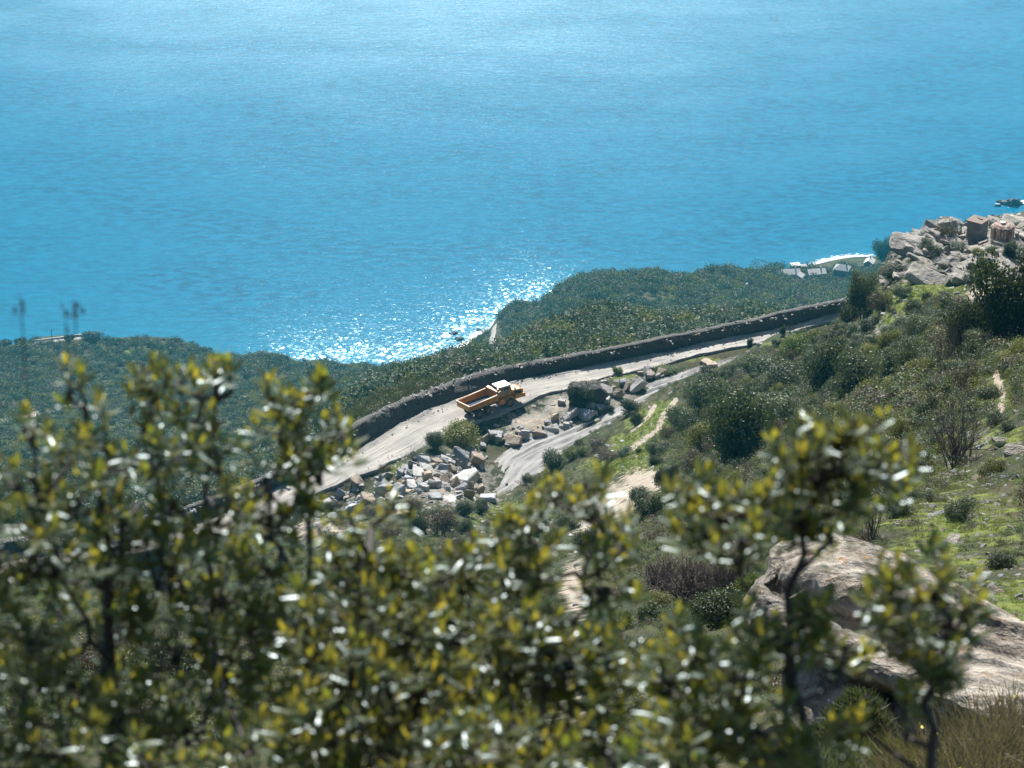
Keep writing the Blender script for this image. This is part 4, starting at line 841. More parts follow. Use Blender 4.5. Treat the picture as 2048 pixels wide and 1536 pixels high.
# gap fillers of the boulder heap and the outcrop: separate stones that nothing tells apart
USED = set()
def fill(n, L, wr, mats, kinds, label, group, name='boulder', cat='boulder', sink=.3):
    for i in range(n):
        bu, bv, ru, rv = rng.choice(L); an = rng.uniform(0, 6.28); q = math.sqrt(rng.random()); u_, v_ = bu+ru*q*math.cos(an), bv+rv*q*math.sin(an)
        kd, mt, w_ = rng.choice(kinds), rng.choice(mats), rng.uniform(*wr)
        cand = [q for q in (BO+BO2 if name == 'boulder' else [(a_[0], a_[1], a_[2], a_[3], '', a_[4], a_[5]) for a_ in OUT])]; nb = min(cand, key=lambda q: math.hypot(q[0]-u_, (q[1]-v_)*1.3))
        du, dv = u_-nb[0], v_-nb[1]; rel = ('right of' if du > 0 else 'left of') if abs(du) > abs(dv)*1.2 else ('below' if dv > 0 else 'just behind')
        ref = nb[6].split(',')[0]
        for cut in (' at ', ' in ', ' on ', ' with ', ' leaning', ' lying', ' standing', ' beside', ' under ', ' above', ' below', ' right ', ' left ', ' between', ' behind', ' pointing', ' wedged', ' over', ' by ', ' next', ' half', ' sliding', ' touching', ' pointing', ' alone', ' near', ' tilted', ' down', ' along', ' against', ' propped', ' among'): ref = ref.split(cut)[0]
        wrd = {'slab': 'slab', 'block': 'block', 'long': 'narrow stone', 'flat': 'flat stone'}[kd]; cw = {'rock_pale': 'pale', 'rock_grey': 'grey', 'rock_tan': 'tan', 'rock_out': 'weathered'}[mt]
        label = ' '.join((('small' if w_ < sum(wr)/2 else 'medium')+' '+cw+' '+wrd+' '+rel+' the '+ref+(' of the outcrop' if name == 'rock' else ' of the heap' if v_ > 880 else ' of the upper rock chain')).split()[:16])
        tx, ty = rng.uniform(-.5, .5), rng.uniform(-.5, .5); rz_ = rng.uniform(-.4, .4); opts = ['tilted '+('right' if ty > 0 else 'left') if abs(ty) > abs(tx) else 'leaning '+('back' if tx > 0 else 'forward'), 'nearly flat' if max(abs(tx), abs(ty)) < .25 else 'steep', 'broad' if w_ > sum(wr)*.5 else 'tiny']
        w0 = label.split()
        for q in opts:
            if label not in USED or len(w0) > 15: break
            w0 = q.split()+w0; label = ' '.join(w0[:16])
        USED.add(label)
        place_rock(u_, v_, w_, kd, mt, rz=rz_, tilt=(tx, ty), label=label, group=group, name=name, cat=cat, sink=sink)
fill(140, [(900, 950, 66, 42), (830, 965, 60, 26), (760, 980, 50, 24), (690, 1005, 34, 22), (930, 900, 40, 20), (870, 930, 50, 24)], (9, 20), [P_, G_, G_, T_], ['slab', 'block', 'long'], 'small broken stone filling a gap between the big boulders of the heap', 'small stones in the boulder heap', sink=.1)
fill(40, [(905, 955, 62, 38), (840, 962, 50, 24), (760, 985, 50, 22)], (16, 28), [P_, G_, G_, T_], ['slab', 'block'], '', 'small stones in the boulder heap', sink=.05)
fill(60, [(1215, 778, 50, 18), (1160, 820, 36, 18), (1290, 748, 40, 7), (1110, 845, 34, 12), (1060, 866, 30, 8), (1010, 880, 20, 8)], (9, 20), [P_, P_, G_, T_], ['slab', 'block', 'long'], 'small broken stone among the rocks along the muddy track', 'small stones of the upper rock chain', sink=.15)
fill(120, [(1850, 490, 50, 28), (1930, 500, 60, 30), (2000, 540, 50, 22), (1990, 450, 60, 12), (1880, 450, 40, 8), (1850, 545, 50, 14), (2020, 480, 40, 24)], (14, 44), ['rock_out'], ['slab', 'slab', 'slab', 'block'], 'small weathered stone among the outcrop slabs', 'small stones of the outcrop', 'rock', 'rock', .35)
for u, v, wd, lb in ((1394, 656, 16, 'lone white flat rock in the shrubland just above the bank'), (1493, 580, 10, 'small white pointed rock in the headland shrubland')):
    g_ = ground_px(u, v); g_ = g_+Vector((0, 0, 2.2)); place_rock(u, v, wd, 'block', P_, label=lb, cat='rock', name='rock', g=g_, sink=.2)

# ------------------------------------------------------------------ box / prism helpers
def box(bm, x0, x1, y0, y1, z0, z1, bev=0.0):
    vs = [bm.verts.new(p) for p in ((x0, y0, z0), (x1, y0, z0), (x1, y1, z0), (x0, y1, z0), (x0, y0, z1), (x1, y0, z1), (x1, y1, z1), (x0, y1, z1))]
    fs = [bm.faces.new([vs[i] for i in f]) for f in ((3, 2, 1, 0), (4, 5, 6, 7), (0, 1, 5, 4), (1, 2, 6, 5), (2, 3, 7, 6), (3, 0, 4, 7))]
    if bev: bmesh.ops.bevel(bm, geom=list({e for f in fs for e in f.edges}), offset=bev, segments=2, affect='EDGES', profile=.5)
def prism(bm, prof, y0, y1, bev=0.0, y0b=None, y1b=None):
    """profile of (x,z), extruded in y"""
    a = [bm.verts.new((x, y0, z)) for x, z in prof]; b_ = [bm.verts.new((x, y1, z)) for x, z in prof]; n = len(prof)
    fs = [bm.faces.new(a), bm.faces.new(b_[::-1])]+[bm.faces.new((a[i], b_[i], b_[(i+1) % n], a[(i+1) % n])) for i in range(n)]
    if bev: bmesh.ops.bevel(bm, geom=list({e for f in fs for e in f.edges}), offset=bev, segments=2, affect='EDGES', profile=.5)
def cyl(bm, p0, p1, r, seg=12, r1=None):
    p0, p1 = Vector(p0), Vector(p1); q = (p1-p0).to_track_quat('Z', 'Y').to_matrix().to_4x4(); q.translation = (p0+p1)/2
    bmesh.ops.create_cone(bm, cap_ends=True, segments=seg, radius1=r, radius2=r if r1 is None else r1, depth=(p1-p0).length, matrix=q)
def lathe(bm, prof, seg=28, axis='y'):
    """profile of (radius, offset along the axis)"""
    rings = []
    for i in range(seg):
        a = 2*math.pi*i/seg; rings.append([bm.verts.new((r*math.cos(a), o, r*math.sin(a)) if axis == 'y' else (r*math.cos(a), r*math.sin(a), o)) for r, o in prof])
    for i in range(seg):
        A_, B_ = rings[i], rings[(i+1) % seg]
        for j in range(len(prof)-1): bm.faces.new((A_[j], B_[j], B_[j+1], A_[j+1]))
    bmesh.ops.remove_doubles(bm, verts=bm.verts, dist=1e-4)
def part(name, bm, mat, parent, smooth=False): return obj(name, bm_mesh(name, bm, M[mat], smooth), parent)
def B(): return bmesh.new()

# ------------------------------------------------------------------ articulated dump truck
M['truck'] = simple('truck_paint', (.56, .225, .015), .45, dirt=(.26, .19, .12), dsc=2.2, damt=.8)
M['truck_in'] = simple('bed_steel', (.035, .055, .085), .85, spec=.15, dirt=(.09, .085, .08), dsc=1.5, damt=.5)  # steel floor tinted dark blue, the bed's bluish shadow put into its colour
M['black'] = simple('black_plastic', (.02, .02, .022), .5)
M['tyre'] = simple('tyre_rubber', (.03, .028, .026), .9, dirt=(.20, .17, .14), dsc=3, damt=.55)
M['rim'] = simple('rim_dusty', (.30, .15, .07), .7, dirt=(.32, .26, .2), dsc=4)
M['glass'] = simple('dark_glass', (.03, .045, .05), .08, spec=.9)
M['white'] = simple('white_lamps_roof_glare', (.72, .70, .66), .35, dirt=(.5, .42, .33), dsc=2)
M['steel'] = simple('steel', (.35, .35, .36), .4, metal=.8, dirt=(.2, .14, .1), dsc=5)
gt = ground_px(975.5, 832); gt.z = ZR+.06
tr = empty('dump_truck', gt, rad(43)); tag(tr, 'orange articulated dump truck with an empty load bed driving up the dirt road', 'dump truck')
tr.location = gt+Matrix.Rotation(rad(43), 3, 'Z')@Vector((0, 1.15, 0))
def bed():
    b_ = B(); t_ = .09
    def sec(x, zt, zb, wt, wb): return [(x, wt, zt), (x, wb, zb), (x, -wb, zb), (x, -wt, zt)]
    S0 = sec(-3.75, 2.62, 1.78, 1.42, 1.28); S1 = sec(-2.0, 2.62, 1.62, 1.42, 1.26); S2 = sec(1.9, 2.72, 1.55, 1.42, 1.26); 
    vo = [[b_.verts.new(p) for p in s_] for s_ in (S0, S1, S2)]
    vi = [[b_.verts.new((p[0]+(t_ if k == 0 else 0), p[1]-math.copysign(t_, p[1]), p[2]+(t_ if 0 < j < 3 else 0))) for j, p in enumerate(s_)] for k, s_ in enumerate((S0, S1, S2))]
    for L_, fl in ((vo, 0), (vi, 1)):
        for i in range(2):
            for j in range(3): b_.faces.new((L_[i][j], L_[i][j+1], L_[i+1][j+1], L_[i+1][j]))
    for i in range(2):
        b_.faces.new((vo[i][0], vi[i][0], vi[i+1][0], vo[i+1][0])); b_.faces.new((vo[i][3], vo[i+1][3], vi[i+1][3], vi[i][3]))
    return b_, vo, vi
b_, _, _ = bed(); bd = part('load_bed', b_, 'truck', tr)
b_ = B(); vs = [b_.verts.new(p) for p in ((-3.6, 1.17, 1.90), (-3.6, -1.17, 1.90), (-2, -1.15, 1.735), (-2, 1.15, 1.735), (1.85, 1.15, 1.67), (1.85, -1.15, 1.67))]; b_.faces.new(vs[:4]); b_.faces.new((vs[3], vs[2], vs[5], vs[4])); 
for q in b_.verts: q.co.z += .012
part('bed_floor', b_, 'truck_in', bd)
b_ = B(); prism(b_, [(-3.74, 1.72), (-3.62, 1.72), (-3.66, 2.58), (-3.78, 2.58)], -1.33, 1.33, .02); tg = part('tailgate', b_, 'truck', bd)
b_ = B(); prism(b_, [(1.86, 1.55), (1.98, 1.55), (2.04, 2.86), (2.42, 2.95), (2.42, 3.02), (1.94, 2.94)], -1.36, 1.36, .015); part('spill_guard', b_, 'truck', bd)
b_ = B()
for s_ in (-1, 1):
    y0, y1 = sorted((s_*1.40, s_*1.50)); box(b_, -3.78, 1.95, y0, y1, 2.55, 2.68, .02)
    for x_ in (-3.3, -2.2, -1.1, 0., 1.1): 
        vsb = [(x_-.06, s_*1.43, 2.56), (x_+.06, s_*1.43, 2.56), (x_+.06, s_*1.30, 1.62), (x_-.06, s_*1.30, 1.62)]; f_ = b_.faces.new([b_.verts.new((p[0], p[1]+s_*.05, p[2])) for p in vsb]); r_ = bmesh.ops.extrude_face_region(b_, geom=[f_]); bmesh.ops.translate(b_, verts=[q for q in r_['geom'] if isinstance(q, bmesh.types.BMVert)], vec=(0, -s_*.1, 0))
box(b_, -3.9, -3.72, -1.46, 1.46, 2.52, 2.68, .02)
part('bed_rim', b_, 'truck', bd)
b_ = B(); box(b_, -2.6, 2.6, -.42, -.26, .78, 1.22, .02); box(b_, -2.6, 2.6, .26, .42, .78, 1.22, .02); box(b_, -1.9, -1.5, -1, 1, .55, .85, .03); box(b_, -.2, .2, -1, 1, .55, .85, .03); cyl(b_, (.5, .6, 1.0), (2.0, .6, 1.5), .09); cyl(b_, (.5, -.6, 1.0), (2.0, -.6, 1.5), .09); cyl(b_, (2.3, 0, .6), (2.3, 0, 1.5), .25)
part('rear_frame', b_, 'black', tr)
wheel_t = None
def wheel(x, s_, parent):
    o = empty('wheel', (x, s_*1.13, .70)); o.parent = parent
    b_ = B(); lathe(b_, [(.36, -.26), (.62, -.29), (.69, -.22), (.70, 0), (.69, .22), (.62, .29), (.36, .26)], 32)
    for k in range(26):
        a = k*2*math.pi/26
        for sd in (-1, 1):
            m_ = Matrix.Rotation(a, 4, 'Y')@Matrix.Translation((0, sd*.14, .70)); r_ = bmesh.ops.create_cube(b_, size=1, matrix=m_@Matrix.Rotation(sd*.35, 4, 'Z')@Matrix.Diagonal((.07, .26, .05, 1)))
    obj('tyre', bm_mesh('tyre', b_, M['tyre'], False), o)
    b_ = B(); lathe(b_, [(0, .10), (.14, .12), (.17, .05), (.30, .02), (.34, .20), (.37, .24), (.37, -.24), (0, -.2)], 24)
    if s_ < 0: 
        for q in b_.verts: q.co.y *= -1
    obj('rim', bm_mesh('rim', b_, M['rim'], True), o)
for x_ in (0, -1.68):
    for s_ in (-1, 1): wheel(x_, s_, tr)
    b_ = B(); 
fu = tr   # front unit parts are turned about the hitch
HIT = Matrix.Translation((2.3, 0, 0))@Matrix.Rotation(rad(-9), 4, 'Z')@Matrix.Translation((-2.3, 0, 0))
def fpart(name, bm, mat, parent=None, smooth=False):
    o = obj(name, bm_mesh(name, bm, M[mat], smooth)); o.parent = parent or tr
    if parent is None: o.matrix_local = HIT
    return o
b_ = B(); prism(b_, [(2.45, 1.2), (4.75, 1.2), (4.95, 2.1), (4.62, 3.25), (2.55, 3.25), (2.45, 2.1)], -.82, .82, .06); cab = fpart('cab', b_, 'truck')
b_ = B(); box(b_, 2.45, 4.72, -.88, .88, 3.22, 3.38, .06); box(b_, 3.1, 3.9, -.5, .5, 3.38, 3.46, .03); part('roof', b_, 'white', cab)  # roof coloured white to stand in for sun reflected off the cab top
b_ = B(); [box(b_, x0, x1, s_*.825-.012, s_*.825+.012, 1.95, 3.1, .01) for s_ in (-1, 1) for x0, x1 in ((2.6, 3.3), (3.42, 4.6))]; part('side_window', b_, 'glass', cab)
b_ = B(); prism(b_, [(4.95, 2.15), (4.985, 2.15), (4.70, 3.15), (4.665, 3.15)], -.72, .72); part('windscreen', b_, 'glass', cab)
b_ = B(); box(b_, 2.42, 2.45, -.65, .65, 2.2, 3.0); part('rear_window', b_, 'glass', cab)
b_ = B(); prism(b_, [(4.9, 1.15), (6.75, 1.25), (6.95, 1.5), (6.85, 2.05), (6.4, 2.22), (4.98, 2.32)], -.85, .85, .07); hood = fpart('hood', b_, 'truck')
b_ = B(); 
for s_ in (-1, 1): prism(b_, [(5.3, 1.75), (6.5, 1.55), (6.55, 1.95), (5.2, 2.12)], s_*.862-.01, s_*.862+.01)
box(b_, 6.9, 6.97, -.6, .6, 1.5, 1.95, .01); part('grille', b_, 'black', hood)
for s_ in (-1, 1): 
    b_ = B(); box(b_, 6.86, 6.96, s_*.66-.12, s_*.66+.12, 1.32, 1.46, .02); part('headlight', b_, 'white', hood)
for s_ in (-1, 1):
    b_ = B(); arc = [(4.25+.95*math.cos(a), .72+.95*math.sin(a)) for a in np.linspace(rad(-2), rad(172), 14)]; arc2 = [(4.25+.84*math.cos(a), .72+.84*math.sin(a)) for a in np.linspace(rad(172), rad(-2), 14)]
    y0, y1 = sorted((s_*.82, s_*1.42)); 
    for i in range(13):
        prism(b_, [arc[i], arc[i+1], arc2[12-i], arc2[13-i]], y0, y1)
    bmesh.ops.remove_doubles(b_, verts=b_.verts, dist=1e-3)
    fd = fpart('fender', b_, 'truck')
b_ = B()
prism(b_, [(5.1, 1.0), (6.7, 1.0), (7.0, 1.2), (7.0, 1.55), (6.7, 1.62), (5.2, 1.62)], -1.3, -.8, .05); prism(b_, [(5.1, 1.0), (6.7, 1.0), (7.0, 1.2), (7.0, 1.55), (6.7, 1.62), (5.2, 1.62)], .8, 1.3, .05); box(b_, 6.6, 7.0, -1.3, 1.3, .95, 1.25, .05); fpart('bumper', b_, 'truck')
b_ = B(); prism(b_, [(2.5, .75), (3.35, .75), (3.35, 1.6), (2.5, 1.6)], -1.35, -.85, .06); prism(b_, [(2.5, .75), (3.35, .75), (3.35, 1.6), (2.5, 1.6)], .85, 1.35, .06); fpart('fuel_tank', b_, 'truck')
b_ = B(); box(b_, 2.3, 6.6, -.45, .45, .7, 1.2, .04); box(b_, 4.0, 4.5, -1, 1, .55, .85, .03); fpart('front_frame', b_, 'black')
b_ = B(); cyl(b_, (2.32, -.95, 1.3), (2.32, -.95, 3.3), .10); fpart('exhaust', b_, 'steel')
for s_ in (-1, 1):
    b_ = B(); cyl(b_, (4.85, s_*.85, 2.9), (5.15, s_*1.25, 2.85), .02, 6); box(b_, 5.1, 5.18, s_*1.28-.14, s_*1.28+.14, 2.45, 2.95, .02); fpart('mirror', b_, 'black')
b_ = B(); cyl(b_, (2.7, -.7, 3.36), (2.7, -.7, 3.5), .09); fpart('beacon', b_, 'white')
b_ = B(); cyl(b_, (3.3, .7, 3.36), (3.0, .75, 4.3), .015, 6); fpart('antenna', b_, 'black')
b_ = B()
for z_ in (.55, .85, 1.15): box(b_, 3.45, 3.5+.35, -1.36, -1.05, z_, z_+.04)
fpart('step', b_, 'black')
fw = empty('front_axle', (0, 0, 0)); fw.parent = tr; fw.matrix_local = HIT
for s_ in (-1, 1):
    wheel(4.25, s_, fw)
for ch in list(fw.children):   # wheels hang directly on the truck
    ml = HIT@Matrix.Translation(ch.location); ch.parent = tr; ch.matrix_local = ml
bpy.data.objects.remove(fw)

# ------------------------------------------------------------------ hut and tank on the outcrop
M['concrete'] = simple('weathered_concrete', (.20, .20, .19), .9, dirt=(.10, .10, .10), dsc=1.2, damt=.8, bump=.05)
M['hut_roof'] = simple('hut_roof', (.21, .15, .11), .85, dirt=(.12, .08, .06), dsc=1.5, bump=.05)
def m_tank():
    b = NM('rusty_tank'); tc = b.n('ShaderNodeTexCoord').outputs['Object']; n = b.noise(1, b.mapv(tc, (3.2, 3.2, .35)), 5, .7); n2 = b.noise(4, tc, 5, .7)
    col = b.mix(b.rng(n, .42, .58), (.16, .035, .022), (.42, .38, .30)); col = b.mix(b.rng(n2, .5, .7), col, (.10, .045, .03)); return b.done(b.bsdf(col, .8, .3, b.bump(n2, .03)).outputs[0])
M['tank'] = m_tank()
gh = ground_px(1952, 486); k = (gh-cam.location).length/F; hut = empty('hut', gh-Vector((0, 0, .3)), rad(-38)); tag(hut, 'small square concrete hut with a flat rusty-brown roof on the outcrop', 'hut')
b_ = B(); box(b_, -.95, .95, -.95, .95, 0, 3.35); part('wall', b_, 'concrete', hut)
b_ = B(); box(b_, -1.1, 1.1, -1.1, 1.1, 3.352, 3.5, .02); hr = part('roof', b_, 'hut_roof', hut); b_ = B(); box(b_, .1, .5, .1, .35, 3.502, 3.62, .02); box(b_, -.3, -.1, .3, .6, 3.502, 3.58); part('roof_stone', b_, 'concrete', hr)
b_ = B(); box(b_, -1.0, -.952, -.45, .35, .1, 2.1); part('door', b_, 'black', hut)
g2 = ground_px(2003, 486); tk = empty('storage_tank', g2-Vector((0, 0, .1))); tag(tk, 'rusty red and white streaked round tank on short legs on the outcrop', 'tank')
b_ = B(); lathe(b_, [(0, 2.75), (.9, 2.62), (1.3, 2.40), (1.42, 2.2), (1.42, .75), (1.3, .6), (0, .5)], 36, 'z'); part('tank_body', b_, 'tank', tk, False)
b_ = B(); lathe(b_, [(0, 2.93), (.3, 2.9), (.32, 2.7), (0, 2.7)], 18, 'z'); part('hatch', b_, 'steel', tk)
b_ = B(); lathe(b_, [(1.44, 2.12), (1.47, 2.12), (1.47, 2.24), (1.44, 2.24)], 36, 'z'); part('rim_band', b_, 'tank', tk)
for a in range(4):
    b_ = B(); an = a*math.pi/2+.6; x_, y_ = 1.15*math.cos(an), 1.15*math.sin(an); box(b_, x_-.13, x_+.13, y_-.13, y_+.13, -.6, .8); part('leg', b_, 'tank', tk)

# ------------------------------------------------------------------ houses by the sea
M['stucco'] = simple('stucco', (.46, .42, .36), .9, dirt=(.30, .27, .23), dsc=.5); M['stucco_grey'] = simple('stucco_grey', (.30, .30, .29), .9, dirt=(.2, .2, .2), dsc=.5)
M['roof_pale'] = simple('roof_pale', (.60, .55, .50), .85, dirt=(.42, .36, .31), dsc=.6); M['roof_grey'] = simple('roof_grey', (.33, .33, .33), .8, dirt=(.22, .22, .22), dsc=.6)
M['pane'] = simple('window_pane', (.03, .04, .05), .2, spec=.6); M['stone'] = simple('stone_wall', (.34, .29, .23), .9, dirt=(.18, .16, .13), dsc=.8)
def house(u, v, Lx, Ly, hh, rz, wall, roof, label, kind='gable', rh=1.8, wins=3, chim=True, lift=0):
    g = ground_px(u, v)
    if g is None or g.y < 900: g = px(u, v, y=1400); g.z = float(z_at(np.array([g.x]), np.array([g.y]))[0])
    o = empty('house', g+Vector((0, 0, lift)), rad(rz)); tag(o, label, 'house', 'houses by the sea'); a, c_ = Lx/2, Ly/2
    b_ = B()
    if kind == 'gable': prism(b_, [(-c_, -3), (c_, -3), (c_, hh), (0, hh+rh-.05), (-c_, hh)], -a, a); bmesh.ops.rotate(b_, verts=b_.verts, matrix=Matrix.Rotation(rad(90), 3, 'Z'))
    else: box(b_, -a, a, -c_, c_, -3, hh)
    part('wall', b_, wall, o); b_ = B(); e = .35
    if kind == 'gable':
        for s_ in (-1, 1): prism(b_, [(s_*0, hh+rh), (s_*(c_+e), hh-e*rh/c_), (s_*(c_+e), hh-e*rh/c_+.22), (0, hh+rh+.22)], -a-e, a+e)
        bmesh.ops.rotate(b_, verts=b_.verts, matrix=Matrix.Rotation(rad(90), 3, 'Z'))
    elif kind == 'hip':
        vs = [b_.verts.new(p) for p in ((-a-e, -c_-e, hh+.01), (a+e, -c_-e, hh+.01), (a+e, c_+e, hh+.01), (-a-e, c_+e, hh+.01), (-a*.3, 0, hh+rh), (a*.3, 0, hh+rh))]
        for f in ((0, 1, 5, 4), (1, 2, 5), (2, 3, 4, 5), (3, 0, 4), (3, 2, 1, 0)): b_.faces.new([vs[i] for i in f])
    else: box(b_, -a-.15, a+.15, -c_-.15, c_+.15, hh+.003, hh+.3)
    r_ = part('roof', b_, roof, o)
    if chim: b_ = B(); box(b_, a*.5, a*.5+.7, -.3, .4, hh+.2, hh+rh+1.1); part('chimney', b_, wall, r_)
    for s_ in (-1, 1):
        for i in range(wins):
            b_ = B(); x_ = -a+(i+.5)*Lx/wins; y_ = s_*(c_+.02); box(b_, x_-.5, x_+.5, min(y_, y_-s_*.1), max(y_, y_-s_*.1)+.001, hh*.45, hh*.45+1.3); part('window', b_, 'pane', o)
    return o
house(1631, 559, 9.5, 6.5, 4.6, 12, 'stucco', 'roof_pale', 'pale-roofed rectangular house in the middle of the seaside houses')
house(1683, 557, 8, 7, 6.4, -20, 'stucco_grey', 'roof_grey', 'tall grey house with a hipped roof nearest the surf', 'hip', 2.2, 2)
house(1580, 553, 10, 6, 2.6, 8, 'stucco', 'roof_pale', 'long low house with a broad pale roof beside the dark pine grove', wins=4)
house(1546, 553, 6.5, 4.5, 1.8, 5, 'stucco', 'roof_pale', 'lowest small pale roof at the far left of the seaside houses', wins=2, chim=False)
house(1590, 546, 5.2, 4.5, 5.2, 10, 'stone', 'roof_pale', 'square beige flat-roofed tower house behind the long low one', 'flat', wins=2, chim=False)
house(1606, 545, 3.4, 3.2, 4.2, 10, 'stone', 'roof_grey', 'dark stone annex right of the beige tower house', 'flat', wins=1, chim=False)
house(1605, 560, 4.2, 3.6, 2.6, -60, 'stucco', 'roof_pale', 'small white gabled outbuilding left of the rectangular house', wins=1, chim=False, rh=1.4)
house(1738, 537, 6.0, 5.0, 4.2, 70, 'stucco_grey', 'roof_pale', 'grey gabled house behind the ridge shrub close to the surf', wins=2)
house(2052, 424, 7, 6, 6.5, 20, 'stucco', 'roof_pale', 'pale house on the far point at the right border', 'flat', wins=2, chim=False)
def far_tree(u, v, wpx, hpx, label, kind='dark', name='tree', cat='tree', slim=False):
    g = ground_px(u, v); k = (g-cam.location).length/F; R = np.random.RandomState(int(u)); o = empty(name, g); tag(o, label, cat)
    if slim:
        n = 500; t_ = R.rand(n); an = R.uniform(0, 6.28, n); rr = .5*wpx*k*np.sin(np.pi*np.clip(t_*.9+.08, 0, 1))**.7; P = np.c_[rr*np.cos(an), rr*np.sin(an), t_*hpx*k/.9]; N = np.c_[np.cos(an), np.sin(an), R.rand(n)]; N /= np.linalg.norm(N, axis=1)[:, None]
    else:
        P, N = crown_pts(R, 2600, wpx*k*.52, hpx*k*.42, 12, hpx*k*.55, .35)
    L = R.uniform(.35, .8, len(P)); V, Q = quads_cloud(P, N, L, L*.7, R); obj('crown', mesh_np('crown', V, Q, M['leaf_dark'], False, {'tint': np.repeat(R.rand(len(P)), 4)}), o)
    V, Q = tube_net([((0, 0, -1), (0, 0, hpx*k*.5), .3, .2)]+[((0, 0, hpx*k*.2), (R.uniform(-.3, .3)*wpx*k, R.uniform(-.3, .3)*wpx*k, hpx*k*.6), .18, .08) for _ in range(4)]); obj('trunk', mesh_np('trunk', V, Q, M['twig']), o)
far_tree(1543, 549, 74, 22, 'broad flat-topped dark tree crowns left of the seaside houses', name='pine_tree'); far_tree(1638, 550, 5, 15, 'slim dark cypress behind the pale-roofed rectangular house', slim=True, name='cypress_tree'); far_tree(1589, 540, 5, 10, 'small dark cypress above the beige tower house', slim=True, name='cypress_tree')
far_tree(1650, 566, 22, 16, 'bushy dark tree in front of the rectangular house'); far_tree(1712, 556, 26, 14, 'dark tree below the tall grey house')
far_tree(10, 694, 30, 14, 'dark tree at the left end of the coast road'); far_tree(40, 692, 26, 18, 'rounded dark tree beside the coast road, partly behind a reddish twig tip'); far_tree(140, 683, 22, 14, 'dark tree halfway along the coast road wall'); far_tree(186, 692, 46, 34, 'largest dark tree at the right end of the coast road wall'); far_tree(240, 694, 26, 16, 'small dark tree right of the largest coast road tree')
def strip(name, P, half, h, mat, lift=0.):
    R = [ground_px(u, v) or px(u, v, z=20) for u, v in P]; R = dens([tuple(p) for p in R], 2.0); R[:, 2] = z_at(R[:, 0], R[:, 1])+lift; rows = []
    t_ = np.gradient(R[:, :2], axis=0); t_ /= np.linalg.norm(t_, axis=1)[:, None]; n_ = np.c_[-t_[:, 1], t_[:, 0], 0*t_[:, 0]]
    P4 = np.stack([R-n_*half-[0, 0, 1.5], R-n_*half+[0, 0, h], R+n_*half+[0, 0, h], R+n_*half-[0, 0, 1.5]], 1); m_ = len(R); ii = np.arange(m_*4).reshape(m_, 4)
    Q = np.concatenate([np.stack([ii[:-1, j], ii[1:, j], ii[1:, (j+1) % 4], ii[:-1, (j+1) % 4]], -1) for j in range(3)]); return obj(name, mesh_np(name, P4.reshape(-1, 3), Q, M[mat]))
tag(strip('coast_road', [(46, 690), (80, 688), (120, 683), (160, 678), (190, 676)], 1.8, .3, 'road'), kind='structure')
tag(strip('roadside_wall', [(60, 686), (90, 684), (125, 679), (160, 674), (200, 671)], .4, 1.3, 'stucco', .3), 'long pale wall along the coast road at the far left', 'wall')
gp = ground_px(105, 688); po = obj('utility_pole', (lambda b: (cyl(b, (0, 0, -1), (0, 0, 9), .16, 8), cyl(b, (-.8, 0, 8.3), (.8, 0, 8.3), .06, 6), bm_mesh('utility_pole', b, M['black']))[2])(B()), None, gp); tag(po, 'thin dark utility pole beside the coast road', 'pole')
# puddle on the track
pp = [(1283, 779), (1302, 771), (1330, 765), (1352, 762), (1368, 765), (1362, 772), (1338, 781), (1312, 786), (1292, 786)]
M['water'] = simple('puddle_water', (.10, .095, .085), .06, spec=.6); wz = float(ztrack(1320))-.02
tag(obj('puddle', mesh_np('puddle', [tuple(px(u, v, z=wz)) for u, v in pp], [[0, i, i+1] for i in range(1, len(pp)-1)], M['water'])), kind='structure')

# ------------------------------------------------------------------ big lichen-covered boulder on the near slope
def hull_block(pts, cuts, amp, seed, bed=(.86, .35, -.38)):
    bm = bmesh.new(); [bm.verts.new(px(u, v, y=y)) for u, v, y in pts]; bmesh.ops.convex_hull(bm, input=bm.verts[:]); bmesh.ops.delete(bm, geom=[q for q in bm.verts if not q.link_faces], context='VERTS')
    bmesh.ops.triangulate(bm, faces=bm.faces)
    for _ in range(cuts):
        el = [e for e in bm.edges if e.calc_length() > .06]; bmesh.ops.subdivide_edges(bm, edges=el, cuts=1, use_grid_fill=True); bmesh.ops.triangulate(bm, faces=bm.faces)
        if _ < 3:
            bmesh.ops.smooth_vert(bm, verts=bm.verts, factor=.2, use_axis_x=True, use_axis_y=True, use_axis_z=True)
    bmesh.ops.recalc_face_normals(bm, faces=bm.faces); bm.normal_update(); co = np.array([q.co[:] for q in bm.verts]); no = np.array([q.normal[:] for q in bm.verts]); e1 = np.array(bed); e1 /= np.linalg.norm(e1)
    e2 = np.cross(e1, (0, 1, 0.2)); e2 /= np.linalg.norm(e2); e3 = np.cross(e1, e2); a, b_, c_ = co@e1, co@e2, co@e3
    d = fbm(b_*3+c_*2.5, a*.35+seed, .5, 4, 1)*.9+fbm(a*1.2+b_, c_*2+b_, 1.1, 4, 2)*.7+fbm(a*6+c_*4, b_*9, .8, 3, 3)*.18
    if seed == 0:
        uu, vv = to_px(co[:, 0], co[:, 1], co[:, 2]); dl = polyd(uu, vv, [(1545, 1150), (1600, 1190), (1700, 1215), (1790, 1262), (1900, 1330)]); d = d-2.6*np.exp(-(dl/26)**2)
    d = d*1.1-.9*np.clip(fbm(b_*2+seed, a*.22, .6, 2, 4)-.25, 0, 1); co = co+no*(d*amp)[:, None]; 
    for q, p in zip(bm.verts, co): q.co = p
    bmesh.ops.recalc_face_normals(bm, faces=bm.faces); return bm
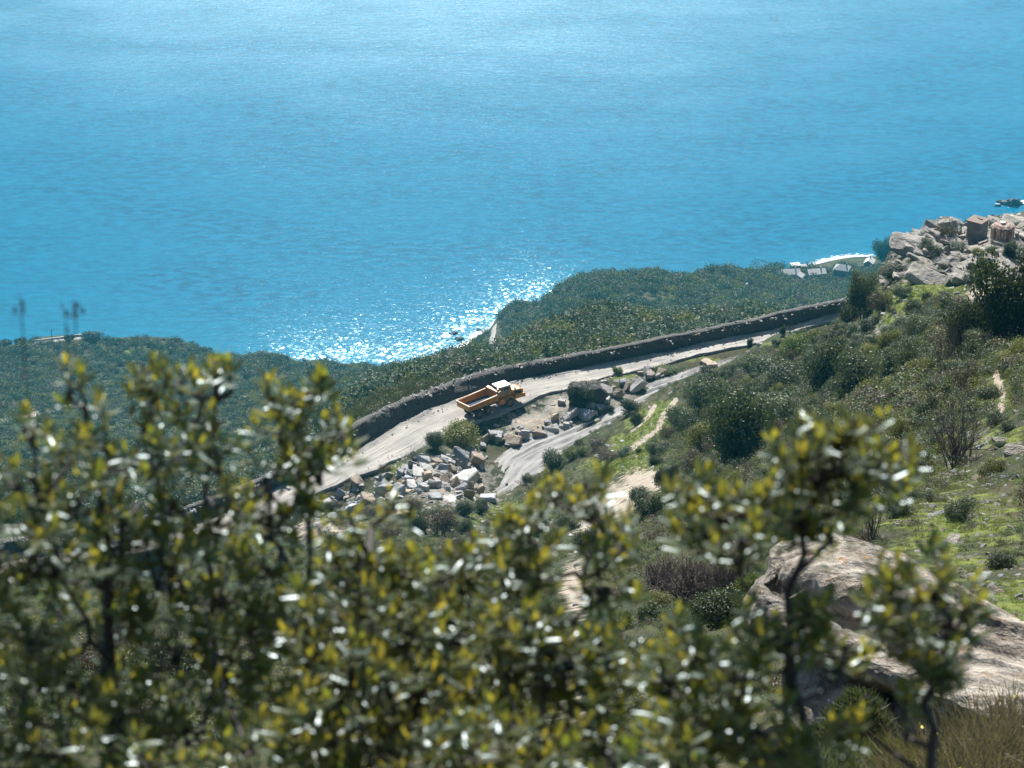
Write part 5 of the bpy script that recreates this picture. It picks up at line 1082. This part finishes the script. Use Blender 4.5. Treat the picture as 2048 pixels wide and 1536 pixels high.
UP = [(1484, 1205, 17.6), (1500, 1148, 17.7), (1540, 1085, 17.8), (1585, 1056, 17.9), (1655, 1044, 18), (1740, 1070, 18), (1830, 1118, 18), (1950, 1188, 17.9), (2060, 1255, 17.8), (2330, 1400, 17.6),
      (1484, 1240, 16.9), (1590, 1300, 16.5), (1750, 1345, 16.2), (1950, 1440, 15.9), (2330, 1610, 15.6), (1540, 1210, 20), (1700, 1160, 20.5), (2000, 1300, 20.5), (2330, 1480, 20), (1600, 1350, 19), (2300, 1700, 18.5)]
LO = [(1560, 1330, 16.9), (1640, 1300, 16.9), (1735, 1320, 16.6), (1742, 1400, 16.2), (1745, 1510, 15.7), (1650, 1540, 15.6), (1560, 1440, 16.2), (1600, 1500, 18), (1740, 1500, 18), (1640, 1330, 18)]
L2 = [(1790, 1350, 16.5), (1900, 1395, 16.2), (2100, 1470, 16), (2330, 1600, 15.7), (2330, 1800, 15.2), (1900, 1640, 15.2), (1800, 1540, 15.6), (1780, 1440, 16.2), (1850, 1500, 18), (2300, 1650, 18)]
big = bmesh.new(); tmp = []
for i, (pts, am) in enumerate(((UP, .085), (LO, .06), (L2, .07))):
    hb = hull_block(pts, 6, am, i*3.1); me_ = bm_mesh('t', hb, None); big.from_mesh(me_); bpy.data.meshes.remove(me_)
lb_ = obj('lichen_boulder', bm_mesh('lichen_boulder', big, M['rock_near'])); tag(lb_, 'massive layered boulder with orange lichen spots behind the near leafy branches', 'boulder')
cen = px(1850, 1300, y=17); me_ = lb_.data; me_.transform(Matrix.Translation(-cen)); lb_.location = cen
# dry broom and a small flowering plant in front of it
def fine_bush(name, loc, rx, h, n, mat, label, seed, lw=.006, ll=(.12, .3), cat='shrub', flowers=None):
    R = np.random.RandomState(seed); o = empty(name, loc); tag(o, label, cat); r = np.sqrt(R.rand(n))*rx; an = R.uniform(0, 6.28, n); zt = R.rand(n)**.8*h*(1-.55*(r/rx)**2)
    P = np.c_[r*np.cos(an), r*np.sin(an), zt]; d = np.c_[P[:, :2]/rx*.9, np.ones(n)]+R.randn(n, 3)*.38; d /= np.linalg.norm(d, axis=1)[:, None]; L = R.uniform(*ll, n); s = np.cross(d, R.randn(n, 3)); s /= np.linalg.norm(s, axis=1)[:, None]; s *= lw
    V = np.stack([P-s, P+s, P+d*L[:, None]+s*.3, P+d*L[:, None]-s*.3], 1).reshape(-1, 3); obj('foliage', mesh_np('foliage', V, np.arange(4*n).reshape(-1, 4), M[mat], False, {'tint': np.repeat(R.rand(n), 4)}), o)
    V, Q = branches(R, rx, h, 12, .6, 2, .012); obj('stem', mesh_np('stem', V, Q, M['twig']), o)
    if flowers:
        k = R.choice(n, flowers[1]); P2 = P[k]+d[k]*L[k][:, None]; N = R.randn(len(P2), 3); N /= np.linalg.norm(N, axis=1)[:, None]; Lf = np.full(len(P2), flowers[2]); V, Q = quads_cloud(P2, N, Lf, Lf*.8, R); obj('flowers', mesh_np('flowers', V, Q, M[flowers[0]]), o)
    return o
M['straw'] = leaf_mat('dry_stalk', (.09, .085, .05), (.24, .20, .13), .6, .25, .3, ((.14, .13, .05), (.28, .22, .1))); M['violet'] = simple('violet_petal', (.35, .22, .6), .6); M['yellowf'] = simple('yellow_petal', (.75, .55, .03), .6)
def gnd(u, v, y): 
    p = px(u, v, y=y); p.z = float(z_at(np.array([p.x]), np.array([p.y]))[0]); return p
fine_bush('broom_bush', gnd(2010, 1560, 11.2), .75, .75, 5200, 'straw', 'dry straw-coloured broom bush with yellow flowers in the lower right corner', 1, .0025, (.06, .3), flowers=('yellowf', 90, .028))
fine_bush('broom_bush', gnd(1900, 1600, 10.2), .45, .45, 2600, 'straw', 'lower dry broom clump left of the one in the corner', 2, .0025, (.06, .25), flowers=('yellowf', 30, .025))
fine_bush('broom_bush', gnd(2090, 1560, 13), .6, .7, 3500, 'straw', 'dry broom bush cut by the right border above the corner one', 6, .004)
fine_bush('rosemary_bush', gnd(1712, 1500, 14.4), .3, .8, 9000, 'leaf_mid', 'small grey-green bush with violet flowers at the crack of the lichen boulder', 3, .006, (.04, .09), flowers=('violet', 130, .025))
fine_bush('rosemary_bush', gnd(1790, 1560, 12.8), .5, .45, 12000, 'leaf_yellow', 'low pale green herb clump below the crack of the lichen boulder', 4, .004, (.04, .1))
fine_bush('rosemary_bush', gnd(1640, 1560, 12.6), .4, .4, 6000, 'leaf_mid', 'low grey herb clump left of the pale green one', 5, .005, (.04, .1))

# ------------------------------------------------------------------ near leafy shrubs in front of the lens (out of focus)
def leaf_batch(P, D, Nn, L, W, bend):
    """elongated folded leaves: base P, direction D, normal Nn"""
    S_ = np.cross(D, Nn); S_ /= np.linalg.norm(S_, axis=1)[:, None]+1e-9; L = L[:, None]; W = W[:, None]; b_ = bend[:, None]
    pt = lambda t, s_, up: P+D*L*t+S_*W*s_+Nn*(up*W-b_*L*t*t)
    Vv = np.stack([pt(0, 0, 0), pt(.30, -.46, -.22), pt(.68, -.42, -.20), pt(1, 0, 0), pt(.68, .42, -.20), pt(.30, .46, -.22), pt(.3, 0, 0), pt(.7, 0, 0)], 1)
    F_ = np.array([(0, 6, 1), (1, 6, 7), (1, 7, 2), (2, 7, 3), (0, 5, 6), (5, 7, 6), (5, 4, 7), (4, 3, 7)]); n = len(P)
    return Vv.reshape(-1, 3), (F_[None]+8*np.arange(n)[:, None, None]).reshape(-1, 3)
def near_shrub(seed, stems, blobs_, label, dens_k=.84, llen=(.020, .036), twigs=()):
    """stems: polylines of (u, v, depth); blobs_: (u, v, ru, rv, depth) leafy masses hung on the nearest stem point"""
    R = np.random.RandomState(seed); segs = []; SP = []
    for st_ in stems:
        pts = [np.array(px(u, v, y=y)) for u, v, y in st_[0]]; r0, r1 = st_[1]; n = len(pts)
        g = pts[0].copy(); g[2] = float(z_at(np.array([g[0]]), np.array([g[1]]))[0])-.1; pts = [g]+pts if pts[0][2] > g[2] else pts; n = len(pts)
        sub = []
        for i in range(n-1):
            for t_ in np.linspace(0, 1, 5)[:-1]: sub.append(pts[i]*(1-t_)+pts[i+1]*t_+R.randn(3)*.006)
        sub.append(pts[-1]); m_ = len(sub)
        for i in range(m_-1):
            ra = r0+(r1-r0)*i/m_; rb = r0+(r1-r0)*(i+1)/m_; segs.append((sub[i], sub[i+1], ra, rb)); SP.append((sub[i+1], rb))
    SPp = np.array([p for p, r in SP]); root = SPp[:, 2].min()
    LP, LD, LN, LL, LW, LB, LT = [], [], [], [], [], [], []
    for bu, bv, ru, rv, dy in blobs_:
        cpt = np.array(px(bu, bv, y=dy)); low = cpt-[0, 0, rv/F*dy*.6]; d2 = np.linalg.norm(SPp-low, axis=1)+np.where(SPp[:, 2] > low[2], .15, 0); j = int(np.argmin(d2)); q = SPp[j]
        mid = (q+low)/2+R.randn(3)*.02; segs.append((q, mid, .006, .0045)); segs.append((mid, low, .0045, .0035)); segs.append((low, cpt, .0035, .002))
        ns = max(3, int(dens_k*ru*rv/235)); k = dy/F
        for _ in range(ns):
            an = R.uniform(0, 6.28); q_ = math.sqrt(R.rand()); sp_ = np.array(px(bu+ru*q_*1.22*math.cos(an), bv+rv*q_*1.18*math.sin(an), y=dy+R.uniform(-1, 1)*max(ru, 60)*k*1.9))
            a0 = low*(1-.35)+cpt*.35+R.randn(3)*.01; a1 = cpt*.6+low*.4; st0 = a0 if sp_[2] < cpt[2] else a1; mm = st0*.45+sp_*.55-[0, 0, .012]+R.randn(3)*.006
            segs.append((st0, mm, .0024, .0018)); segs.append((mm, sp_, .0018, .0011))
            ax = sp_-mm; ax /= np.linalg.norm(ax)+1e-9; ax = ax*.6+[0, 0, .8]+R.randn(3)*.18; ax /= np.linalg.norm(ax); nl = R.randint(6, 14)
            e1 = np.cross(ax, R.randn(3)); e1 /= np.linalg.norm(e1); e2 = np.cross(ax, e1); tone = R.rand()
            for i in range(nl):
                h_ = 1-i/nl; a_ = i*2.4+R.uniform(-.3, .3); rd = e1*math.cos(a_)+e2*math.sin(a_); open_ = .30+1.15*(i/nl)+R.uniform(-.3, .35); d = ax*math.cos(open_)+rd*math.sin(open_)
                nn = ax*math.sin(open_)-rd*math.cos(open_); nn = nn*(1 if nn[2] > 0 else -1)+R.randn(3)*.25+[0, -.04, .45]; nn -= nn@d*d; nn /= np.linalg.norm(nn)
                LP.append(sp_-ax*.045*(1-h_)); LD.append(d); LN.append(nn); l_ = R.uniform(*llen)*(.75+.35*min(1, i/4)); LL.append(l_); LW.append(l_*R.uniform(.29, .40)); LB.append(R.uniform(.0, .18)); LT.append(np.clip(.55*tone+.5*(h_ > .6)*R.rand()+R.uniform(-.15, .3), 0, 1) if R.rand() > .04 else 1.0)
    for tw in twigs:
        pts = [np.array(px(u, v, y=y)) for u, v, y in tw]
        for a_, b_ in zip(pts[:-1], pts[1:]): segs.append((a_, b_, .0012, .0008))
    o = empty('leafy_shrub', Vector(SPp[int(np.argmin(SPp[:, 2]))])); tag(o, label, 'shrub', 'out-of-focus shrubs in the foreground'); off = np.array(o.location)
    V, Q = tube_net(segs); obj('stem', mesh_np('stem', V-off, Q, M['bark_near']), o)
    A_ = [np.array(q) for q in (LP, LD, LN, LL, LW, LB)]; V, Q = leaf_batch(*A_); obj('foliage', mesh_np('foliage', V-off, Q, M['leaf_near'], True, {'tint': np.repeat(np.array(LT), 8)}), o)
    for tw in twigs:
        Vb = []; Qb = []; c0 = np.array(px(tw[-1][0], tw[-1][1], y=tw[-1][2]))
        for _ in range(6):
            n_ = R.randn(3)*.3+[0, 0, 1]; n_ /= np.linalg.norm(n_); s_ = np.cross(n_, R.randn(3)); s_ /= np.linalg.norm(s_); p_ = c0+R.randn(3)*[.005, .005, .012]; k = len(Vb); Vb += [p_, p_+n_*.007+s_*.003, p_+n_*.016, p_+n_*.007-s_*.003]; Qb.append((k, k+1, k+2, k+3))
        obj('bud', mesh_np('bud', np.array(Vb)-off, Qb, M['bud']), o)
    return o
near_shrub(1, [([(225, 1660, 3.35), (215, 1400, 3.4), (222, 1150, 3.45), (200, 960, 3.5), (150, 760, 3.55)], (.011, .003)), ([(222, 1330, 3.4), (120, 1150, 3.3), (70, 960, 3.3), (60, 820, 3.3)], (.006, .002)), ([(218, 1180, 3.45), (240, 1000, 3.55), (290, 850, 3.6)], (.006, .002))],
    [(140, 770, 26, 60, 3.55), (70, 850, 34, 45, 3.3), (120, 900, 60, 70, 3.4), (215, 890, 50, 90, 3.55), (40, 960, 70, 60, 3.3), (150, 1010, 80, 70, 3.4), (240, 1010, 60, 90, 3.5), (60, 1110, 100, 100, 3.25), (190, 1130, 90, 90, 3.45), (60, 1270, 110, 90, 3.2), (210, 1280, 80, 110, 3.5), (60, 1430, 120, 110, 3.1), (220, 1440, 90, 110, 3.3), (-80, 1300, 90, 250, 3.2), (-60, 1050, 60, 140, 3.3), (130, 1500, 150, 60, 3.1), (300, 1520, 90, 50, 3.1), (150, 1360, 90, 60, 3.3), (110, 1120, 70, 40, 3.3), (240, 1085, 70, 36, 3.4)],
    'tall olive-leaved shrub with a dark upright stem filling the left border', .52, twigs=[((70, 900, 3.3), (52, 760, 3.3), (42, 610, 3.3)), ((140, 820, 3.5), (136, 720, 3.5), (131, 640, 3.5)), ((140, 800, 3.5), (150, 700, 3.5), (152, 625, 3.5))])
near_shrub(2, [([(470, 1660, 3.6), (440, 1420, 3.6), (420, 1200, 3.65), (415, 1000, 3.7), (430, 720, 3.75)], (.009, .0025)), ([(430, 1300, 3.6), (330, 1120, 3.6), (310, 950, 3.65), (288, 740, 3.7)], (.007, .002))],
    [(285, 730, 44, 45, 3.7), (300, 800, 45, 60, 3.7), (360, 760, 40, 50, 3.7), (425, 715, 24, 26, 3.75), (455, 728, 20, 22, 3.75), (395, 830, 60, 70, 3.7), (320, 900, 70, 60, 3.6), (430, 900, 45, 50, 3.7), (340, 1000, 70, 70, 3.6), (430, 1040, 70, 80, 3.65), (340, 1140, 80, 80, 3.5), (440, 1180, 70, 90, 3.6), (350, 1290, 90, 90, 3.5), (450, 1340, 80, 90, 3.55), (370, 1450, 110, 100, 3.4), (500, 1490, 100, 60, 3.2), (500, 1260, 60, 80, 3.6), (480, 1010, 50, 40, 3.6), (400, 1075, 70, 40, 3.6), (290, 1080, 60, 40, 3.5)],
    'olive-leaved shrub second from the left border, with one thin leader against the coast', .55)
near_shrub(3, [([(640, 1660, 3.7), (640, 1400, 3.7), (625, 1150, 3.75), (618, 1000, 3.8), (600, 850, 3.8)], (.008, .0025)), ([(632, 1250, 3.7), (560, 1100, 3.7), (530, 950, 3.75)], (.006, .002))],
    [(545, 790, 42, 38, 3.8), (620, 800, 55, 40, 3.8), (675, 850, 46, 40, 3.8), (560, 860, 55, 50, 3.75), (640, 880, 65, 45, 3.8), (600, 945, 50, 40, 3.8), (530, 950, 50, 50, 3.7), (640, 760, 12, 14, 3.8), (560, 1040, 50, 50, 3.7), (540, 1130, 60, 60, 3.6), (620, 1040, 24, 40, 3.8), (560, 1250, 70, 60, 3.6), (570, 1370, 80, 80, 3.5), (620, 1480, 110, 80, 3.4), (600, 990, 40, 30, 3.75), (520, 1030, 50, 30, 3.7)],
    'olive-leaved shrub whose crown stands in front of the end of the earth bank', .65)
near_shrub(4, [([(800, 1660, 3.4), (790, 1450, 3.4), (780, 1250, 3.45), (740, 1120, 3.5)], (.009, .003)), ([(790, 1400, 3.4), (880, 1250, 3.5), (900, 1150, 3.6)], (.006, .002))],
    [(790, 1005, 26, 26, 3.6), (700, 1030, 26, 30, 3.5), (720, 1110, 60, 50, 3.5), (800, 1130, 70, 55, 3.5), (880, 1150, 70, 60, 3.6), (700, 1220, 80, 70, 3.4), (800, 1250, 90, 80, 3.4), (900, 1260, 80, 80, 3.5), (700, 1350, 90, 80, 3.3), (830, 1380, 100, 90, 3.3), (940, 1390, 90, 80, 3.4), (640, 1460, 100, 80, 3.2), (620, 1250, 60, 80, 3.4), (760, 1490, 120, 80, 3.2), (900, 1500, 120, 70, 3.2), (680, 1130, 40, 50, 3.5)],
    'dense olive-leaved shrub in the lower middle under the boulder heap')
near_shrub(5, [([(1090, 1660, 3.5), (1080, 1450, 3.5), (1075, 1250, 3.55), (1060, 1100, 3.6)], (.008, .003)), ([(1080, 1350, 3.5), (1170, 1200, 3.5), (1190, 1050, 3.6)], (.006, .002))],
    [(900, 1085, 45, 36, 3.6), (990, 1080, 60, 50, 3.6), (1060, 1060, 60, 45, 3.6), (1110, 990, 50, 42, 3.6), (1170, 960, 45, 30, 3.65), (1190, 1010, 50, 40, 3.6), (1010, 1160, 60, 60, 3.5), (1080, 1140, 45, 50, 3.5), (1250, 1075, 60, 45, 3.6), (1210, 1170, 56, 50, 3.5), (1050, 1260, 80, 70, 3.4), (1010, 1350, 90, 90, 3.4), (1130, 1330, 90, 80, 3.4), (1220, 1290, 70, 60, 3.4), (1080, 1460, 110, 90, 3.2), (1210, 1430, 90, 80, 3.3), (1230, 1510, 100, 50, 3.2)],
    'wide olive-leaved shrub reaching up to the sandy clearing')
near_shrub(6, [([(1660, 1660, 3.1), (1600, 1450, 3.1), (1575, 1290, 3.15), (1592, 1150, 3.2), (1620, 1000, 3.3), (1650, 880, 3.3)], (.010, .003)), ([(1580, 1300, 3.15), (1490, 1180, 3.2), (1450, 1040, 3.3)], (.006, .002)), ([(1640, 1580, 3.1), (1480, 1420, 3.2), (1400, 1330, 3.3)], (.006, .002))],
    [(1375, 960, 45, 34, 3.3), (1440, 1000, 70, 45, 3.3), (1520, 980, 60, 50, 3.3), (1400, 1060, 55, 40, 3.3), (1480, 1070, 50, 40, 3.2), (1580, 940, 55, 60, 3.3), (1600, 870, 50, 36, 3.3), (1660, 850, 60, 42, 3.35), (1730, 860, 50, 46, 3.35), (1800, 880, 44, 30, 3.35), (1760, 930, 60, 45, 3.3), (1670, 930, 70, 60, 3.3), (1700, 1000, 60, 40, 3.3), (1590, 1030, 60, 40, 3.25), (1640, 1050, 40, 30, 3.3),
     (1520, 1250, 55, 45, 3.1), (1600, 1250, 60, 50, 3.15), (1690, 1290, 60, 36, 3.2), (1640, 1210, 40, 40, 3.2), (1400, 1300, 60, 50, 3.2), (1470, 1340, 80, 60, 3.1), (1340, 1360, 70, 70, 3.2), (1390, 1440, 90, 70, 3.1), (1500, 1450, 90, 80, 3.1), (1340, 1500, 90, 50, 3.0), (1560, 1500, 70, 50, 3.0), (1340, 1240, 36, 30, 3.3)],
    'olive-leaved shrub with a bent dark stem in front of the lichen boulder')
near_shrub(7, [([(1840, 1680, 2.9), (1868, 1450, 2.95), (1872, 1300, 3.0), (1850, 1180, 3.05)], (.010, .003))],
    [(1770, 1130, 30, 30, 3.1), (1800, 1190, 60, 45, 3.05), (1870, 1170, 50, 40, 3.05), (1930, 1200, 50, 45, 3.05), (1850, 1240, 70, 40, 3.0), (1940, 1250, 36, 30, 3.05), (1870, 1100, 16, 22, 3.1), (1860, 1340, 50, 40, 3.0), (1900, 1310, 36, 40, 3.0), (1700, 1440, 40, 30, 3.0), (1810, 1400, 34, 30, 3.0), (1780, 1250, 50, 30, 3.0)],
    'small-crowned olive-leaved shrub nearest the right border, over the lichen boulder')

# stones lying on and spilling from the earth bank
cr_ = cr+nrm*.4; k_ = RS.randint(0, len(cr_), 2600); off_ = RS.randn(2600)*.55; Pb = cr_[k_]+nrm[k_]*off_[:, None]; Pb[:, 2] += .02-np.abs(off_)*.25
k2 = RS.randint(0, len(bb), 1600); f2 = RS.rand(1600)**3*1.6; P2 = bb[k2]-nrm[k2]*f2[:, None]; P2[:, 2] = ZR+.1
scatter('bank_stones', np.r_[Pb, P2], np.r_[RS.rand(2600)**3*.35+.06, RS.rand(1600)**4*.22+.03], st, 'stones and clods lying on the earth bank and at its foot', 9, .6)
